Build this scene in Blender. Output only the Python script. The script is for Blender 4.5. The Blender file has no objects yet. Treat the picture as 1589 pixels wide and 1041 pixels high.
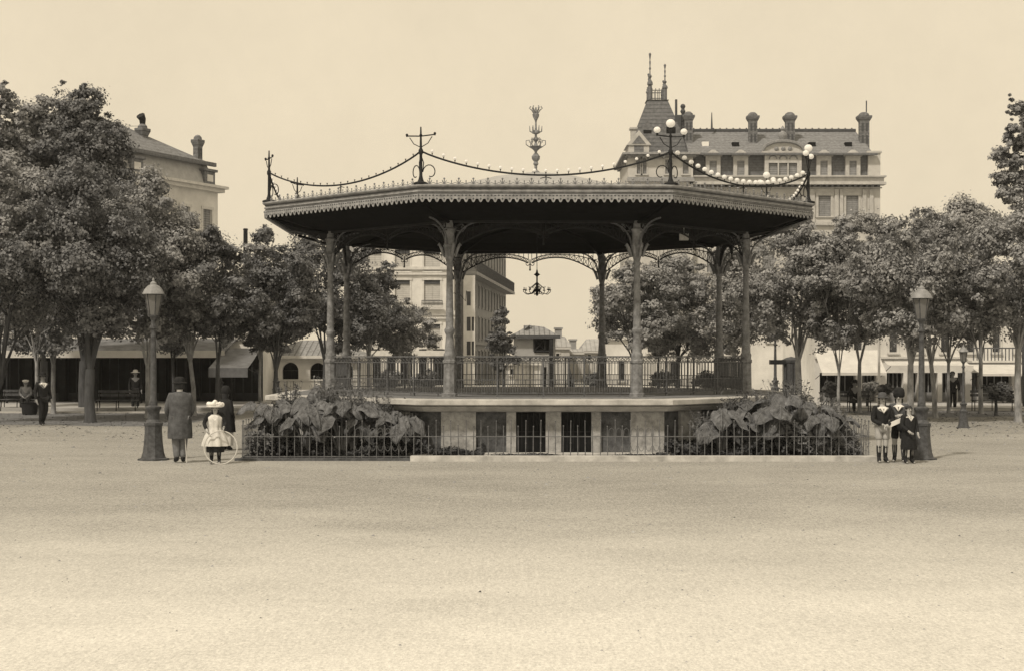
import bpy, math, random
import numpy as np
from mathutils import Vector, Matrix
PI = math.pi
R = math.radians
scene = bpy.context.scene
COL = scene.collection
# ------------------------------------------------------------------ camera
F = 2322.0      # focal length in photograph pixels
CX, HY, CH = 794.5, 552.0, 2.2
cam_d = bpy.data.cameras.new('camera'); cam = bpy.data.objects.new('camera', cam_d); COL.objects.link(cam)
cam_d.sensor_width = 36; cam_d.lens = 36 * F / 1589
cam_d.shift_y = (HY - 520.5) / 1589
cam_d.clip_start = 0.1; cam_d.clip_end = 5000
cam.location = (0, 0, CH); cam.rotation_euler = (R(90), 0, 0)
scene.camera = cam
# ------------------------------------------------------------------ sky, sun, exposure
SUN_EL, SUN_AZ = 52, 215      # azimuth clockwise from +Y
w = bpy.data.worlds.new('World'); scene.world = w; w.use_nodes = True
nt = w.node_tree; nt.nodes.clear()
def N(t, kind, **kw):
    n = t.nodes.new(kind)
    for k, v in kw.items():
        setattr(n, k, v)
    return n
sky = N(nt, 'ShaderNodeTexSky', sky_type='NISHITA', sun_disc=False)
sky.sun_elevation = R(SUN_EL); sky.sun_rotation = R(SUN_AZ); sky.dust_density = 5.0; sky.air_density = 1.6
bw = N(nt, 'ShaderNodeRGBToBW')
mn = N(nt, 'ShaderNodeMath', operation='MINIMUM'); mn.inputs[1].default_value = 14
mx = N(nt, 'ShaderNodeMath', operation='MULTIPLY_ADD'); mx.inputs[1].default_value = 0.12; mx.inputs[2].default_value = 7.95
nz = N(nt, 'ShaderNodeTexNoise'); nz.inputs['Scale'].default_value = 9; nz.inputs['Detail'].default_value = 12; nz.inputs['Roughness'].default_value = .75
tcs = N(nt, 'ShaderNodeTexCoord')
mr = N(nt, 'ShaderNodeMapRange'); mr.inputs['From Min'].default_value = .3; mr.inputs['From Max'].default_value = .7
mr.inputs['To Min'].default_value = .955; mr.inputs['To Max'].default_value = 1.045
m2 = N(nt, 'ShaderNodeMath', operation='MULTIPLY')
vm = N(nt, 'ShaderNodeVectorMath', operation='SCALE'); vm.inputs[0].default_value = (1.0, 0.86, 0.63)
bg = N(nt, 'ShaderNodeBackground'); bg.inputs['Strength'].default_value = 0.1
ow = N(nt, 'ShaderNodeOutputWorld')
L = nt.links.new
L(sky.outputs[0], bw.inputs[0]); L(bw.outputs[0], mn.inputs[0]); L(mn.outputs[0], mx.inputs[0])
L(tcs.outputs['Generated'], nz.inputs['Vector']); L(nz.outputs[0], mr.inputs[0]); L(mr.outputs[0], m2.inputs[0]); L(mx.outputs[0], m2.inputs[1])
L(m2.outputs[0], vm.inputs['Scale']); L(vm.outputs[0], bg.inputs['Color']); L(bg.outputs[0], ow.inputs['Surface'])
sl = bpy.data.lights.new('sun', 'SUN'); sl.energy = 3.0; sl.angle = R(4); sl.color = (1.0, 0.89, 0.73)
so = bpy.data.objects.new('sun', sl); COL.objects.link(so)
sdir = Vector((math.sin(R(SUN_AZ)) * math.cos(R(SUN_EL)), math.cos(R(SUN_AZ)) * math.cos(R(SUN_EL)), math.sin(R(SUN_EL))))
so.rotation_euler = sdir.to_track_quat('Z', 'Y').to_euler(); so.location = (-20, -20, 30)
scene.view_settings.view_transform = 'Standard'; scene.view_settings.look = 'None'
scene.view_settings.exposure = 0.0; scene.view_settings.gamma = 1.0; scene.view_settings.use_curve_mapping = False
scene.cycles.max_bounces = 6; scene.cycles.diffuse_bounces = 3; scene.cycles.transparent_max_bounces = 8

# ------------------------------------------------------------------ helpers
def PX(px, D): return (px - CX) / F * D
def PZ(py, D): return CH + (HY - py) / F * D
def GD(py): return F * CH / (py - HY)

MATS = {}
def mat(name, lo, hi=None, scale=4.0, detail=6, rough=0.85, bump=0.0, bscale=None, stretch=None, tint=(1, .985, .955), spec=0.25, lines=None, trans=0.0, metallic=0.0):
    if name in MATS: return MATS[name]
    if hi is None: hi = lo * 1.35
    k = max(0.0, 1 - (lo + hi) / .95)      # darker colours get a cooler tint so that shadows come out neutral
    tint = (tint[0] - .05 * k, tint[1] + .015 * k, tint[2] + .16 * k)
    m = bpy.data.materials.new(name); m.use_nodes = True; t = m.node_tree
    b = t.nodes['Principled BSDF']; b.inputs['Roughness'].default_value = rough
    b.inputs['Specular IOR Level'].default_value = spec; b.inputs['Metallic'].default_value = metallic
    tc = N(t, 'ShaderNodeTexCoord'); mp = N(t, 'ShaderNodeMapping')
    if stretch: mp.inputs['Scale'].default_value = stretch
    t.links.new(tc.outputs['Object'], mp.inputs[0])
    n1 = N(t, 'ShaderNodeTexNoise'); n1.inputs['Scale'].default_value = scale; n1.inputs['Detail'].default_value = detail; n1.inputs['Roughness'].default_value = .65
    t.links.new(mp.outputs[0], n1.inputs['Vector'])
    r = N(t, 'ShaderNodeValToRGB')
    r.color_ramp.elements[0].position = .3; r.color_ramp.elements[1].position = .7
    r.color_ramp.elements[0].color = (lo * tint[0], lo * tint[1], lo * tint[2], 1)
    r.color_ramp.elements[1].color = (hi * tint[0], hi * tint[1], hi * tint[2], 1)
    t.links.new(n1.outputs[0], r.inputs[0])
    colout = r.outputs[0]
    if lines:   # (spacing metres, axis, darkness): courses of slate, louvres, planks
        sp, ax, dk = lines
        sx = N(t, 'ShaderNodeSeparateXYZ'); t.links.new(tc.outputs['Object'], sx.inputs[0])
        dv = N(t, 'ShaderNodeMath', operation='DIVIDE'); dv.inputs[1].default_value = sp
        fr = N(t, 'ShaderNodeMath', operation='FRACT'); lt = N(t, 'ShaderNodeMath', operation='LESS_THAN'); lt.inputs[1].default_value = .22
        t.links.new(sx.outputs[ax], dv.inputs[0]); t.links.new(dv.outputs[0], fr.inputs[0]); t.links.new(fr.outputs[0], lt.inputs[0])
        mxn = N(t, 'ShaderNodeMix', data_type='RGBA', blend_type='MULTIPLY')
        ml = N(t, 'ShaderNodeMath', operation='MULTIPLY'); ml.inputs[1].default_value = dk
        t.links.new(lt.outputs[0], ml.inputs[0]); t.links.new(ml.outputs[0], mxn.inputs['Factor'])
        t.links.new(r.outputs[0], mxn.inputs['A']); mxn.inputs['B'].default_value = (.15, .15, .15, 1)
        colout = mxn.outputs['Result']
    t.links.new(colout, b.inputs['Base Color'])
    if bump:
        n2 = N(t, 'ShaderNodeTexNoise'); n2.inputs['Scale'].default_value = bscale or scale * 4; n2.inputs['Detail'].default_value = 5
        t.links.new(mp.outputs[0], n2.inputs['Vector'])
        bp = N(t, 'ShaderNodeBump'); bp.inputs['Strength'].default_value = bump; bp.inputs['Distance'].default_value = .03
        t.links.new(n2.outputs[0], bp.inputs['Height']); t.links.new(bp.outputs[0], b.inputs['Normal'])
    if trans:
        tr = N(t, 'ShaderNodeBsdfTranslucent'); t.links.new(colout, tr.inputs['Color'])
        ms = N(t, 'ShaderNodeMixShader'); ms.inputs[0].default_value = trans
        out = [x for x in t.nodes if x.type == 'OUTPUT_MATERIAL'][0]
        t.links.new(b.outputs[0], ms.inputs[1]); t.links.new(tr.outputs[0], ms.inputs[2]); t.links.new(ms.outputs[0], out.inputs['Surface'])
    MATS[name] = m
    return m

class MB:
    def __init__(s, M=None): s.v = []; s.f = []; s.M = M
    def add(s, vs, fs):
        o = len(s.v)
        for p in vs:
            p = Vector(p)
            if s.M is not None: p = s.M @ p
            s.v.append(tuple(p))
        for f in fs: s.f.append(tuple(i + o for i in f))
        return s
    def box(s, x0, x1, y0, y1, z0, z1):
        if x0 > x1: x0, x1 = x1, x0
        return s.add([(x0, y0, z0), (x1, y0, z0), (x1, y1, z0), (x0, y1, z0), (x0, y0, z1), (x1, y0, z1), (x1, y1, z1), (x0, y1, z1)],
              [(0, 3, 2, 1), (4, 5, 6, 7), (0, 1, 5, 4), (1, 2, 6, 5), (2, 3, 7, 6), (3, 0, 4, 7)])
    def frustum(s, b, t):   # b=(x0,x1,y0,y1,z) t likewise
        vs = [(b[0], b[2], b[4]), (b[1], b[2], b[4]), (b[1], b[3], b[4]), (b[0], b[3], b[4]), (t[0], t[2], t[4]), (t[1], t[2], t[4]), (t[1], t[3], t[4]), (t[0], t[3], t[4])]
        return s.add(vs, [(0, 3, 2, 1), (4, 5, 6, 7), (0, 1, 5, 4), (1, 2, 6, 5), (2, 3, 7, 6), (3, 0, 4, 7)])
    def tube(s, pts, r, n=6, cap=True):
        pts = [Vector(p) for p in pts]
        rs = r if isinstance(r, (list, tuple)) else [r] * len(pts)
        vs = []; fs = []
        up = None
        for i, p in enumerate(pts):
            d = (pts[min(i + 1, len(pts) - 1)] - pts[max(i - 1, 0)])
            if d.length < 1e-9: d = Vector((0, 0, 1))
            d.normalize()
            if up is None: up = Vector((1, 0, 0)) if abs(d.x) < .8 else Vector((0, 1, 0))
            a = d.cross(up); a.normalize(); b = a.cross(d); b.normalize(); up = b
            for k in range(n):
                t = 2 * PI * k / n
                vs.append(p + (a * math.cos(t) + b * math.sin(t)) * rs[i])
        for i in range(len(pts) - 1):
            for k in range(n):
                k2 = (k + 1) % n
                fs.append((i * n + k, i * n + k2, (i + 1) * n + k2, (i + 1) * n + k))
        if cap:
            fs.append(tuple(range(n - 1, -1, -1))); fs.append(tuple((len(pts) - 1) * n + k for k in range(n)))
        return s.add(vs, fs)
    def lathe(s, prof, n=16, c=(0, 0, 0), sx=1, sy=1, rot=0):
        vs = []; fs = []
        for r_, z in prof:
            for k in range(n):
                t = 2 * PI * k / n + rot
                vs.append((c[0] + r_ * math.cos(t) * sx, c[1] + r_ * math.sin(t) * sy, c[2] + z))
        for i in range(len(prof) - 1):
            for k in range(n):
                k2 = (k + 1) % n
                fs.append((i * n + k, i * n + k2, (i + 1) * n + k2, (i + 1) * n + k))
        fs.append(tuple(range(n - 1, -1, -1))); fs.append(tuple((len(prof) - 1) * n + k for k in range(n)))
        return s.add(vs, fs)
    def ball(s, c, r, n=10, m=6, sz=1.0):
        prof = [(max(r * math.sin(PI * i / m), 1e-4), -r * sz * math.cos(PI * i / m)) for i in range(m + 1)]
        return s.lathe(prof, n, c)
    def prism(s, poly, y0, y1):     # poly in (x,z), counter-clockwise seen from -y
        n = len(poly)
        vs = [(x, y0, z) for x, z in poly] + [(x, y1, z) for x, z in poly]
        fs = [tuple(range(n)), tuple(range(2 * n - 1, n - 1, -1))]
        for i in range(n):
            j = (i + 1) % n
            fs.append((i, i + n, j + n, j))
        return s.add(vs, fs)
    def build(s, name, m, parent=None, smooth=True, ang=38, loc=None):
        me = bpy.data.meshes.new(name); me.from_pydata(s.v, [], s.f); me.update()
        if smooth and len(me.polygons):
            me.polygons.foreach_set('use_smooth', [True] * len(me.polygons))
            me.set_sharp_from_angle(angle=R(ang))
        o = bpy.data.objects.new(name, me); COL.objects.link(o)
        if m: me.materials.append(m)
        if parent is not None: o.parent = parent
        if loc: o.location = loc
        return o

def np_mesh(name, V, Fq, m, parent=None):
    me = bpy.data.meshes.new(name)
    V = np.asarray(V, dtype=np.float32); Fq = np.asarray(Fq, dtype=np.int32); k = Fq.shape[1]
    me.vertices.add(len(V)); me.vertices.foreach_set('co', V.ravel())
    me.loops.add(Fq.size); me.loops.foreach_set('vertex_index', Fq.ravel())
    me.polygons.add(len(Fq)); me.polygons.foreach_set('loop_start', np.arange(0, Fq.size, k, dtype=np.int32))
    me.polygons.foreach_set('loop_total', np.full(len(Fq), k, dtype=np.int32))
    me.update(calc_edges=True); me.validate()
    me.materials.append(m)
    o = bpy.data.objects.new(name, me); COL.objects.link(o)
    if parent is not None: o.parent = parent
    return o

def tag(o, label=None, cat=None, group=None, kind=None):
    if label: o['label'] = label
    if cat: o['category'] = cat
    if group: o['group'] = group
    if kind: o['kind'] = kind
    return o
def thing(name, label, cat, loc=(0, 0, 0), rz=0, group=None):
    o = bpy.data.objects.new(name, None); COL.objects.link(o); o.empty_display_size = .2
    o.location = loc; o.rotation_euler = (0, 0, rz)
    return tag(o, label, cat, group)
def copy_tree(o, parent=None):
    c = o.copy(); COL.objects.link(c); c.parent = parent
    for ch in list(o.children): copy_tree(ch, c)
    return c

# ------------------------------------------------------------------ materials
M_iron = mat('painted_iron', .1, .28, scale=9, rough=.55, bump=.15)
M_fascia = mat('pale_painted_zinc', .15, .36, scale=7, rough=.7)
M_fasdark = mat('dark_paint_and_shade', .05, .09, scale=10)  # dark paint, also standing in for shade in grooves and recesses
M_darkiron = mat('dark_iron', .014, .03, scale=9, rough=.7, spec=.12)
M_rail = mat('railing_iron', .05, .15, scale=12, rough=.6)
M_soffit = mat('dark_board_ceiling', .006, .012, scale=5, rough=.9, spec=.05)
M_roof = mat('zinc_roof', .28, .4, scale=3, rough=.6)
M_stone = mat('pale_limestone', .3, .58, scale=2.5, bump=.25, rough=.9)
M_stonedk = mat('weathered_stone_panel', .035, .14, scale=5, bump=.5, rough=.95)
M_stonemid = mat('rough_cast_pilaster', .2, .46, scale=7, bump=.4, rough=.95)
M_floor = mat('stage_floor', .12, .22, scale=7)
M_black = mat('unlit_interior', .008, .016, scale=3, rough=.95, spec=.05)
M_globe = mat('opal_glass', .95, .97, scale=2, rough=.6, spec=.05, trans=.5, tint=(1, 1, 1))
M_leaf = mat('crown_leaves', .07, .5, scale=2.2, detail=9, rough=.6, trans=.25)
M_leafd = mat('dark_crown_leaves', .04, .3, scale=2.2, detail=9, rough=.6, trans=.22)
M_leafp = mat('pale_crown_leaves', .12, .55, scale=2.2, detail=9, rough=.6, trans=.25)  # haze over the right-hand trees put into a paler leaf colour
M_bark = mat('plane_bark', .12, .42, scale=5, detail=8, stretch=(1, 1, .5), bump=.5)
M_barkd = mat('dark_bark', .04, .1, scale=6, detail=8, stretch=(1, 1, .3), bump=.5)
M_ear = mat('elephant_ear_leaf', .02, .2, scale=7, detail=9, rough=.55, trans=.1, spec=.25, bump=.4, bscale=18)
M_stem = mat('plant_stem', .12, .2, scale=8)
M_wall = mat('pale_render', .5, .8, scale=.55, detail=9, bump=.1, bscale=6)
M_wallg = mat('grey_render', .26, .38, scale=1.2, bump=.2, bscale=8)
M_trim = mat('stone_trim', .5, .66, scale=3)
M_slate = mat('slate_roof', .11, .25, scale=5, detail=9, lines=(.25, 2, .22))
M_slatewall = mat('slate_hung_wall', .1, .2, scale=6, detail=9, lines=(.2, 2, .25))
M_tile = mat('clay_tile_roof', .14, .32, scale=6, detail=8, lines=(.28, 0, .6))
M_shutter = mat('grey_louvred_shutter', .2, .3, scale=4, lines=(.14, 2, .6))
M_shutterp = mat('pale_louvred_shutter', .42, .52, scale=4, lines=(.14, 2, .35))
M_glass = mat('window_glass', .03, .06, scale=2, rough=.15, spec=.6)
M_awn = mat('white_awning_canvas', .62, .78, scale=2, trans=.25)
M_awng = mat('grey_awning_canvas', .1, .18, scale=3, trans=.05)
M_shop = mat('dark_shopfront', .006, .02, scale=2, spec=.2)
M_skin = mat('skin', .36, .44, scale=10)
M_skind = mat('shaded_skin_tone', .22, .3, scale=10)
M_blk = mat('black_wool', .009, .022, scale=20)
M_grycoat = mat('worn_grey_coat', .05, .12, scale=9, detail=9, bump=.3)
M_gry = mat('grey_wool', .12, .2, scale=12)
M_wht = mat('white_cotton', .68, .82, scale=8)
M_cream = mat('cream_cotton', .5, .7, scale=14)
M_wood = mat('pale_wood', .45, .6, scale=8)
M_bench = mat('dark_bench_slats', .06, .12, scale=8)
M_cover = mat('ground_cover_leaves', .03, .14, scale=3, detail=8, trans=.2)
M_coverp = mat('bed_grass_leaves', .12, .28, scale=1.4, detail=8, trans=.2)
M_kerb = mat('whitewashed_kerb', .3, .6, scale=3, bump=.2)
M_hair = mat('dark_hair', .02, .04, scale=20)
M_dirt = mat('planting_soil', .03, .07, scale=6, bump=.5)
M_eye = mat('eye', .02)

# ------------------------------------------------------------------ ground
def ground():
    m = bpy.data.materials.new('trodden_sandy_gravel'); m.use_nodes = True; t = m.node_tree; b = t.nodes['Principled BSDF']
    b.inputs['Roughness'].default_value = .95; b.inputs['Specular IOR Level'].default_value = .1
    tc = N(t, 'ShaderNodeTexCoord')
    def noise(sc, det, stretch=(1, 1, 1), rough=.6):
        mp = N(t, 'ShaderNodeMapping'); mp.inputs['Scale'].default_value = stretch; t.links.new(tc.outputs['Object'], mp.inputs[0])
        n = N(t, 'ShaderNodeTexNoise'); n.inputs['Scale'].default_value = sc; n.inputs['Detail'].default_value = det; n.inputs['Roughness'].default_value = rough
        t.links.new(mp.outputs[0], n.inputs['Vector']); return n.outputs[0]
    def mrange(x, a, b_, c, d):
        q = N(t, 'ShaderNodeMapRange'); q.inputs[1].default_value = a; q.inputs[2].default_value = b_; q.inputs[3].default_value = c; q.inputs[4].default_value = d
        t.links.new(x, q.inputs[0]); return q.outputs[0]
    def math_(op, a, b_):
        q = N(t, 'ShaderNodeMath', operation=op)
        for i, x in enumerate((a, b_)):
            if isinstance(x, (int, float)): q.inputs[i].default_value = x
            else: t.links.new(x, q.inputs[i])
        return q.outputs[0]
    big = mrange(noise(.22, 5, (.5, 1, 1)), .32, .68, -.03, .03)
    mid = mrange(noise(1.1, 6, (.5, .6, 1)), .3, .7, -.03, .03)
    fine = mrange(noise(14, 6, (1, .3, 1), .85), .34, .66, -.075, .075)
    grit = mrange(noise(34, 6, (1, .5, 1), .9), .36, .64, -.16, .16)
    sep = N(t, 'ShaderNodeSeparateXYZ'); t.links.new(tc.outputs['Object'], sep.inputs[0])
    # the ground colour fades to a paler tone nearer than about 17 m
    yy = math_('ADD', sep.outputs[1], mrange(noise(.35, 5), .3, .7, -1.3, 1.3))
    sand = mrange(yy, 11.0, 22.0, .29, 0.0)
    far = mrange(sep.outputs[1], 33, 47, 0, -.05)
    v = math_('ADD', math_('ADD', math_('ADD', big, mid), math_('ADD', fine, grit)), math_('ADD', sand, far))
    v = math_('ADD', v, .30)
    vs = N(t, 'ShaderNodeVectorMath', operation='SCALE'); vs.inputs[0].default_value = (1.0, .985, .94)
    t.links.new(v, vs.inputs['Scale']); t.links.new(vs.outputs[0], b.inputs['Base Color'])
    bp = N(t, 'ShaderNodeBump'); bp.inputs['Strength'].default_value = .7; bp.inputs['Distance'].default_value = .03
    t.links.new(fine, bp.inputs['Height']); t.links.new(bp.outputs[0], b.inputs['Normal'])
    mb = MB(); mb.add([(-300, -60, 0), (300, -60, 0), (300, 420, 0), (-300, 420, 0)], [(0, 1, 2, 3)])
    o = mb.build('ground', m, smooth=False); tag(o, 'pale trodden sand and gravel of the square', 'ground', kind='structure')
ground()
# strips of ground coloured darker under the rows of trees
M_strip = mat('dark_ground_strip', .09, .2, scale=2.2, detail=9, bump=.5)
M_edge = mat('pale_edging', .4, .55, scale=3)
for x0, x1, y0, y1, lab in ((-40, -10.6, 47.5, 57.6, 'dark ground under the left trees'), (13.2, 40, 54.5, 60.2, 'grey ground under the right trees')):
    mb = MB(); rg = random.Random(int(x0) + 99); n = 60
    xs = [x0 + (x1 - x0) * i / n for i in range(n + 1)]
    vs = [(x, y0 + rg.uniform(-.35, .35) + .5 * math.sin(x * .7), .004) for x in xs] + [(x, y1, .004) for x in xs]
    mb.add(vs, [(i, i + 1, n + 2 + i, n + 1 + i) for i in range(n)]); tag(mb.build('ground_strip', M_strip, smooth=False), lab, 'ground', kind='structure')
    mb = MB(); mb.box(x0, x1, y1 + .02, y1 + .2, 0, .07); tag(mb.build('kerb', M_edge, smooth=False), 'pale kerb behind the ' + lab, 'kerb', kind='structure')
# loose pebbles
rg = np.random.default_rng(8); n = 5200
yy_ = 10 + 36 * rg.uniform(0, 1, n) ** .8; xx_ = rg.uniform(-.42, .42, n) * yy_ * 1.05; r_ = rg.gamma(2.0, .0062, n).clip(.004, .04) * (yy_ / 30).clip(.35, 1.3)
keep = ~((yy_ > 31.2) & (xx_ > -6) & (xx_ < 8)); yy_, xx_, r_ = yy_[keep], xx_[keep], r_[keep]; n = len(r_)
base = np.array([(1, 0, 0), (0, 1, 0), (-1, 0, 0), (0, -1, 0), (0, 0, .7)]); C0 = np.stack([xx_, yy_, np.zeros(n)], 1)
jit = rg.uniform(.6, 1.3, (n, 5, 1)); V_ = C0[:, None, :] + base[None] * r_[:, None, None] * jit
tri = np.array([(0, 1, 4), (1, 2, 4), (2, 3, 4), (3, 0, 4)]); Ft = (tri[None] + 5 * np.arange(n)[:, None, None]).reshape(-1, 3)
tag(np_mesh('pebbles', V_.reshape(-1, 3), Ft, mat('pebble_stone', .06, .4, scale=1.7, detail=2)), 'small loose pebbles scattered on the sandy ground', 'pebbles', kind='stuff')
# pavement strips in front of the shops
M_pave = mat('pavement', .3, .42, scale=1.5, bump=.2)
mb = MB(); mb.box(-40, -9.4, 60, 69, 0, .12); tag(mb.build('pavement', M_pave, smooth=False), 'low pavement before the café on the left', 'pavement', kind='structure')
mb = MB(); mb.box(11.5, 40, 60.5, 72, 0, .12); tag(mb.build('pavement', M_pave, smooth=False), 'low pavement before the shops on the right', 'pavement', kind='structure')
# ------------------------------------------------------------------ bandstand
KX, KY, KR = .615, 38.61, R(1.0)
S8 = math.cos(PI / 8)
def OV(k, a, z=0, off=0.0):      # octagon vertex k for apothem a (k=0 front left)
    r = a / S8; t = R(-112.5 + 45 * k) + off
    return Vector((r * math.cos(t), r * math.sin(t), z))
def side_M(k, a):                # local frame of side k: x along the side, -y outward
    t = R(-90 + 45 * k)
    n = Vector((math.cos(t), math.sin(t), 0)); o = n * a
    u = Vector((-n.y, n.x, 0))
    return Matrix(((u.x, -n.x, 0, o.x), (u.y, -n.y, 0, o.y), (0, 0, 1, 0), (0, 0, 0, 1)))
def octa_sweep(mb, prof, close=True):
    m = len(prof); vs = []; fs = []
    for a, z in prof:
        for k in range(8): vs.append(OV(k, a, z))
    rng = m if close else m - 1
    for i in range(rng):
        j = (i + 1) % m
        for k in range(8):
            k2 = (k + 1) % 8
            fs.append((i * 8 + k, i * 8 + k2, j * 8 + k2, j * 8 + k))
    mb.add(vs, fs)
AP = 1.2071
SC, SR = 4.2, 5.449
AC, AR = SC * AP, SR * AP         # column ring and eave apothems
ks = thing('bandstand', 'octagonal iron bandstand with a wide flat scalloped canopy on a stone platform', 'bandstand', (KX, KY, 0), KR)
def bandstand():
    # platform
    aw = 6.12
    mb = MB(); octa_sweep(mb, [(aw, .1), (aw, 1.0), (aw - .4, 1.0), (aw - .4, .1)])
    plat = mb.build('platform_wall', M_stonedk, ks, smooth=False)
    mb = MB(); octa_sweep(mb, [(aw + .34, 0), (aw + .34, .1), (aw + .06, .115), (aw - .5, .115), (aw - .5, 0)])
    mb.build('plinth', M_stone, ks, smooth=False)
    mb = MB(); octa_sweep(mb, [(aw - .1, .995), (aw + .12, .995), (aw + .2, 1.02), (aw + .28, 1.09), (aw + .28, 1.115), (aw + .24, 1.12), (aw + .42, 1.14), (aw + .45, 1.16), (aw + .45, 1.255), (aw + .40, 1.27), (aw - .1, 1.275)])
    mb.build('cornice', M_stone, ks, smooth=False)
    mb = MB(); mb.add([OV(k, aw - .05, 1.29) for k in range(8)], [tuple(range(8))]); octa_sweep(mb, [(aw - .05, 1.29), (aw - .05, 1.25), (aw - .2, 1.25)], close=False)
    mb.build('floor_boards', M_floor, ks, smooth=False)
    wside = 2 * aw * math.tan(PI / 8)
    Dw = KY - aw
    def lx(px): return PX(px, Dw) - KX
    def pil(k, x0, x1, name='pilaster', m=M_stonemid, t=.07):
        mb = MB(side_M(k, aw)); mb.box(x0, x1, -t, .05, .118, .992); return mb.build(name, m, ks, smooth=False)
    front = [(677, 731), (778, 793), (839, 863), (910, 925), (971, 1023)]
    for a, b in front: pil(0, lx(a), lx(b))
    for k in range(1, 8):
        for x0, x1 in ((-1.95, -1.2), (-.6, -.3), (.3, .6), (1.2, 1.95)): pil(k, x0, x1)
    for a, b in ((793, 839), (863, 910)):
        mb = MB(side_M(0, aw)); mb.box(lx(a) + .012, lx(b) - .012, -.012, .05, .12, .985)
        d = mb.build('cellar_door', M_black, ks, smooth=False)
        mb = MB(side_M(0, aw))
        for i in range(1, 5):
            x = lx(a) + (lx(b) - lx(a)) * i / 5
            mb.box(x - .008, x + .008, -.03, -.014, .13, .98)
        mb.box(lx(a) + .02, lx(b) - .02, -.032, -.014, .55, .57)
        mb.build('door_grille', M_darkiron, d, smooth=False)
    # columns
    for k in range(8):
        v = OV(k, AC)
        ang = math.atan2(v.y, v.x)
        M = Matrix.Translation(v) @ Matrix.Rotation(ang, 4, 'Z')
        mb = MB(M)
        mb.lathe([(0.176, 1.285), (0.176, 1.36), (0.148, 1.38), (0.140, 1.46), (0.132, 2.02), (0.152, 2.05), (0.152, 2.1), (0.120, 2.14)], 8, rot=PI / 8)
        ped = mb.build('pedestal', M_iron, ks, ang=25)
        mb = MB(M)
        mb.lathe([(0.128, 2.13), (0.128, 2.16), (0.136, 2.2), (0.136, 2.24), (0.111, 2.28), (0.111, 2.34), (0.098, 2.5), (0.085, 2.66), (0.102, 2.7), (0.119, 2.74), (0.119, 2.79), (0.093, 2.82),
                  (0.086, 2.86), (0.090, 2.95), (0.080, 3.5), (0.067, 4.2), (0.082, 4.22), (0.090, 4.25), (0.070, 4.29), (0.070, 4.33)], 14)
        col = mb.build('column', M_iron, ks)
        mb = MB(M)
        mb.lathe([(0.072, 4.32), (0.093, 4.4), (0.123, 4.56), (0.149, 4.66), (0.115, 4.7), (0.106, 4.95), (0.136, 5.03), (0.085, 5.07), (0.072, 5.22)], 14)
        for j in range(8):     # acanthus leaves of the capital
            t = j * PI / 4
            c, s = math.cos(t), math.sin(t)
            mb.tube([(c * .14, s * .14, 4.42), (c * .19, s * .19, 4.58), (c * .26, s * .26, 4.7), (c * .29, s * .29, 4.66)], [.03, .035, .025, .008], 5)
        mb.build('capital', M_iron, col)
        mb = MB(M)
        for t in (0, PI / 2 + PI / 8, -PI / 2 - PI / 8, PI):     # curved canopy brackets
            c, s = math.cos(t), math.sin(t)
            Lb = .95 if t == 0 else .6
            mb.tube([(c * (.13 + Lb * (1 - math.cos(q * PI / 16))), s * (.13 + Lb * (1 - math.cos(q * PI / 16))), 4.68 + .52 * math.sin(q * PI / 16)) for q in range(9)], .022, 5)
            mb.tube([(c * .15, s * .15, 5.0), (c * .3, s * .3, 4.98), (c * .36, s * .36, 5.06), (c * .3, s * .3, 5.12), (c * .26, s * .26, 5.06)], .014, 5)
        mb.build('bracket', M_rail, col)
    # railings and lace arches, one of each per bay
    for k in range(8):
        M = side_M(k, AC); hw = SC / 2 - .15
        mb = MB(M)
        for z, h in ((2.165, .035), (2.04, .02), (1.36, .025)): mb.box(-hw, hw, -.02, .02, z, z + h)
        mb.box(-hw, hw, -.012, .012, 1.66, 1.678)
        n = 34
        for i in range(n + 1):
            x = -hw + 2 * hw * i / n
            mb.box(x - .0075, x + .0075, -.0075, .0075, 1.29 if i % 8 == 0 else 1.385, 2.04)
            if i < n:
                xm = x + hw / n
                mb.box(xm - .006, xm + .006, -.006, .006, 1.385, 1.66)
                mb.tube([(xm + .038 * math.cos(q * PI / 4), 0, 2.112 + .038 * math.sin(q * PI / 4)) for q in range(9)], .008, 4)
        for i in (n // 4, n // 2, 3 * n // 4):
            x = -hw + 2 * hw * i / n
            mb.box(x - .018, x + .018, -.018, .018, 1.29, 2.19)
        mb.build('railing', M_rail, ks, smooth=False)
        # spandrel lace
        mb = MB(M); hw2 = SC / 2 - .12
        outer = []; inner = []
        for h in (-1, 1):
            P = []; Q = []
            for i in range(15):
                f = i / 14            # from column to bay middle
                x = h * (hw2 * (1 - f) + .05 * f)
                zz = 4.62 + .44 * math.sin(min(f / .62, 1) * PI / 2) - (.16 * max(0, (f - .62) / .38) ** 2.2)
                P.append((x, 0, zz))
                Q.append((x, 0, max(zz + .03, min(5.15, zz + .1 + .22 * (1 - min(f / .5, 1))))))
            mb.tube(P, .02, 5); mb.tube(Q, .012, 4)
            for i in range(14):
                a, b = Vector(P[i]), Vector(Q[i + 1]); c, d = Vector(Q[i]), Vector(P[i + 1])
                mb.tube([a, b], .008, 4); mb.tube([c, d], .008, 4)
                mb.tube([d, Vector(Q[i + 1])], .009, 4)
                mb.tube([Q[i + 1], (Q[i + 1][0], 0, 5.2)], .009, 4)
        mb.tube([(0, 0, 5.0), (0, 0, 4.72)], [.016, .02], 5); mb.ball((0, 0, 4.7), .03, 6, 4)
        for h in (-1, 1):
            mb.tube([(0, 0, 4.88), (h * .06, 0, 4.82), (h * .11, 0, 4.84), (h * .12, 0, 4.9), (h * .08, 0, 4.91)], .011, 4)
        mb.box(-SC / 2, SC / 2, -.04, .04, 5.17, 5.24)
        mb.build('lace_arch', M_darkiron, ks)
    # canopy
    mb = MB()
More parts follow.
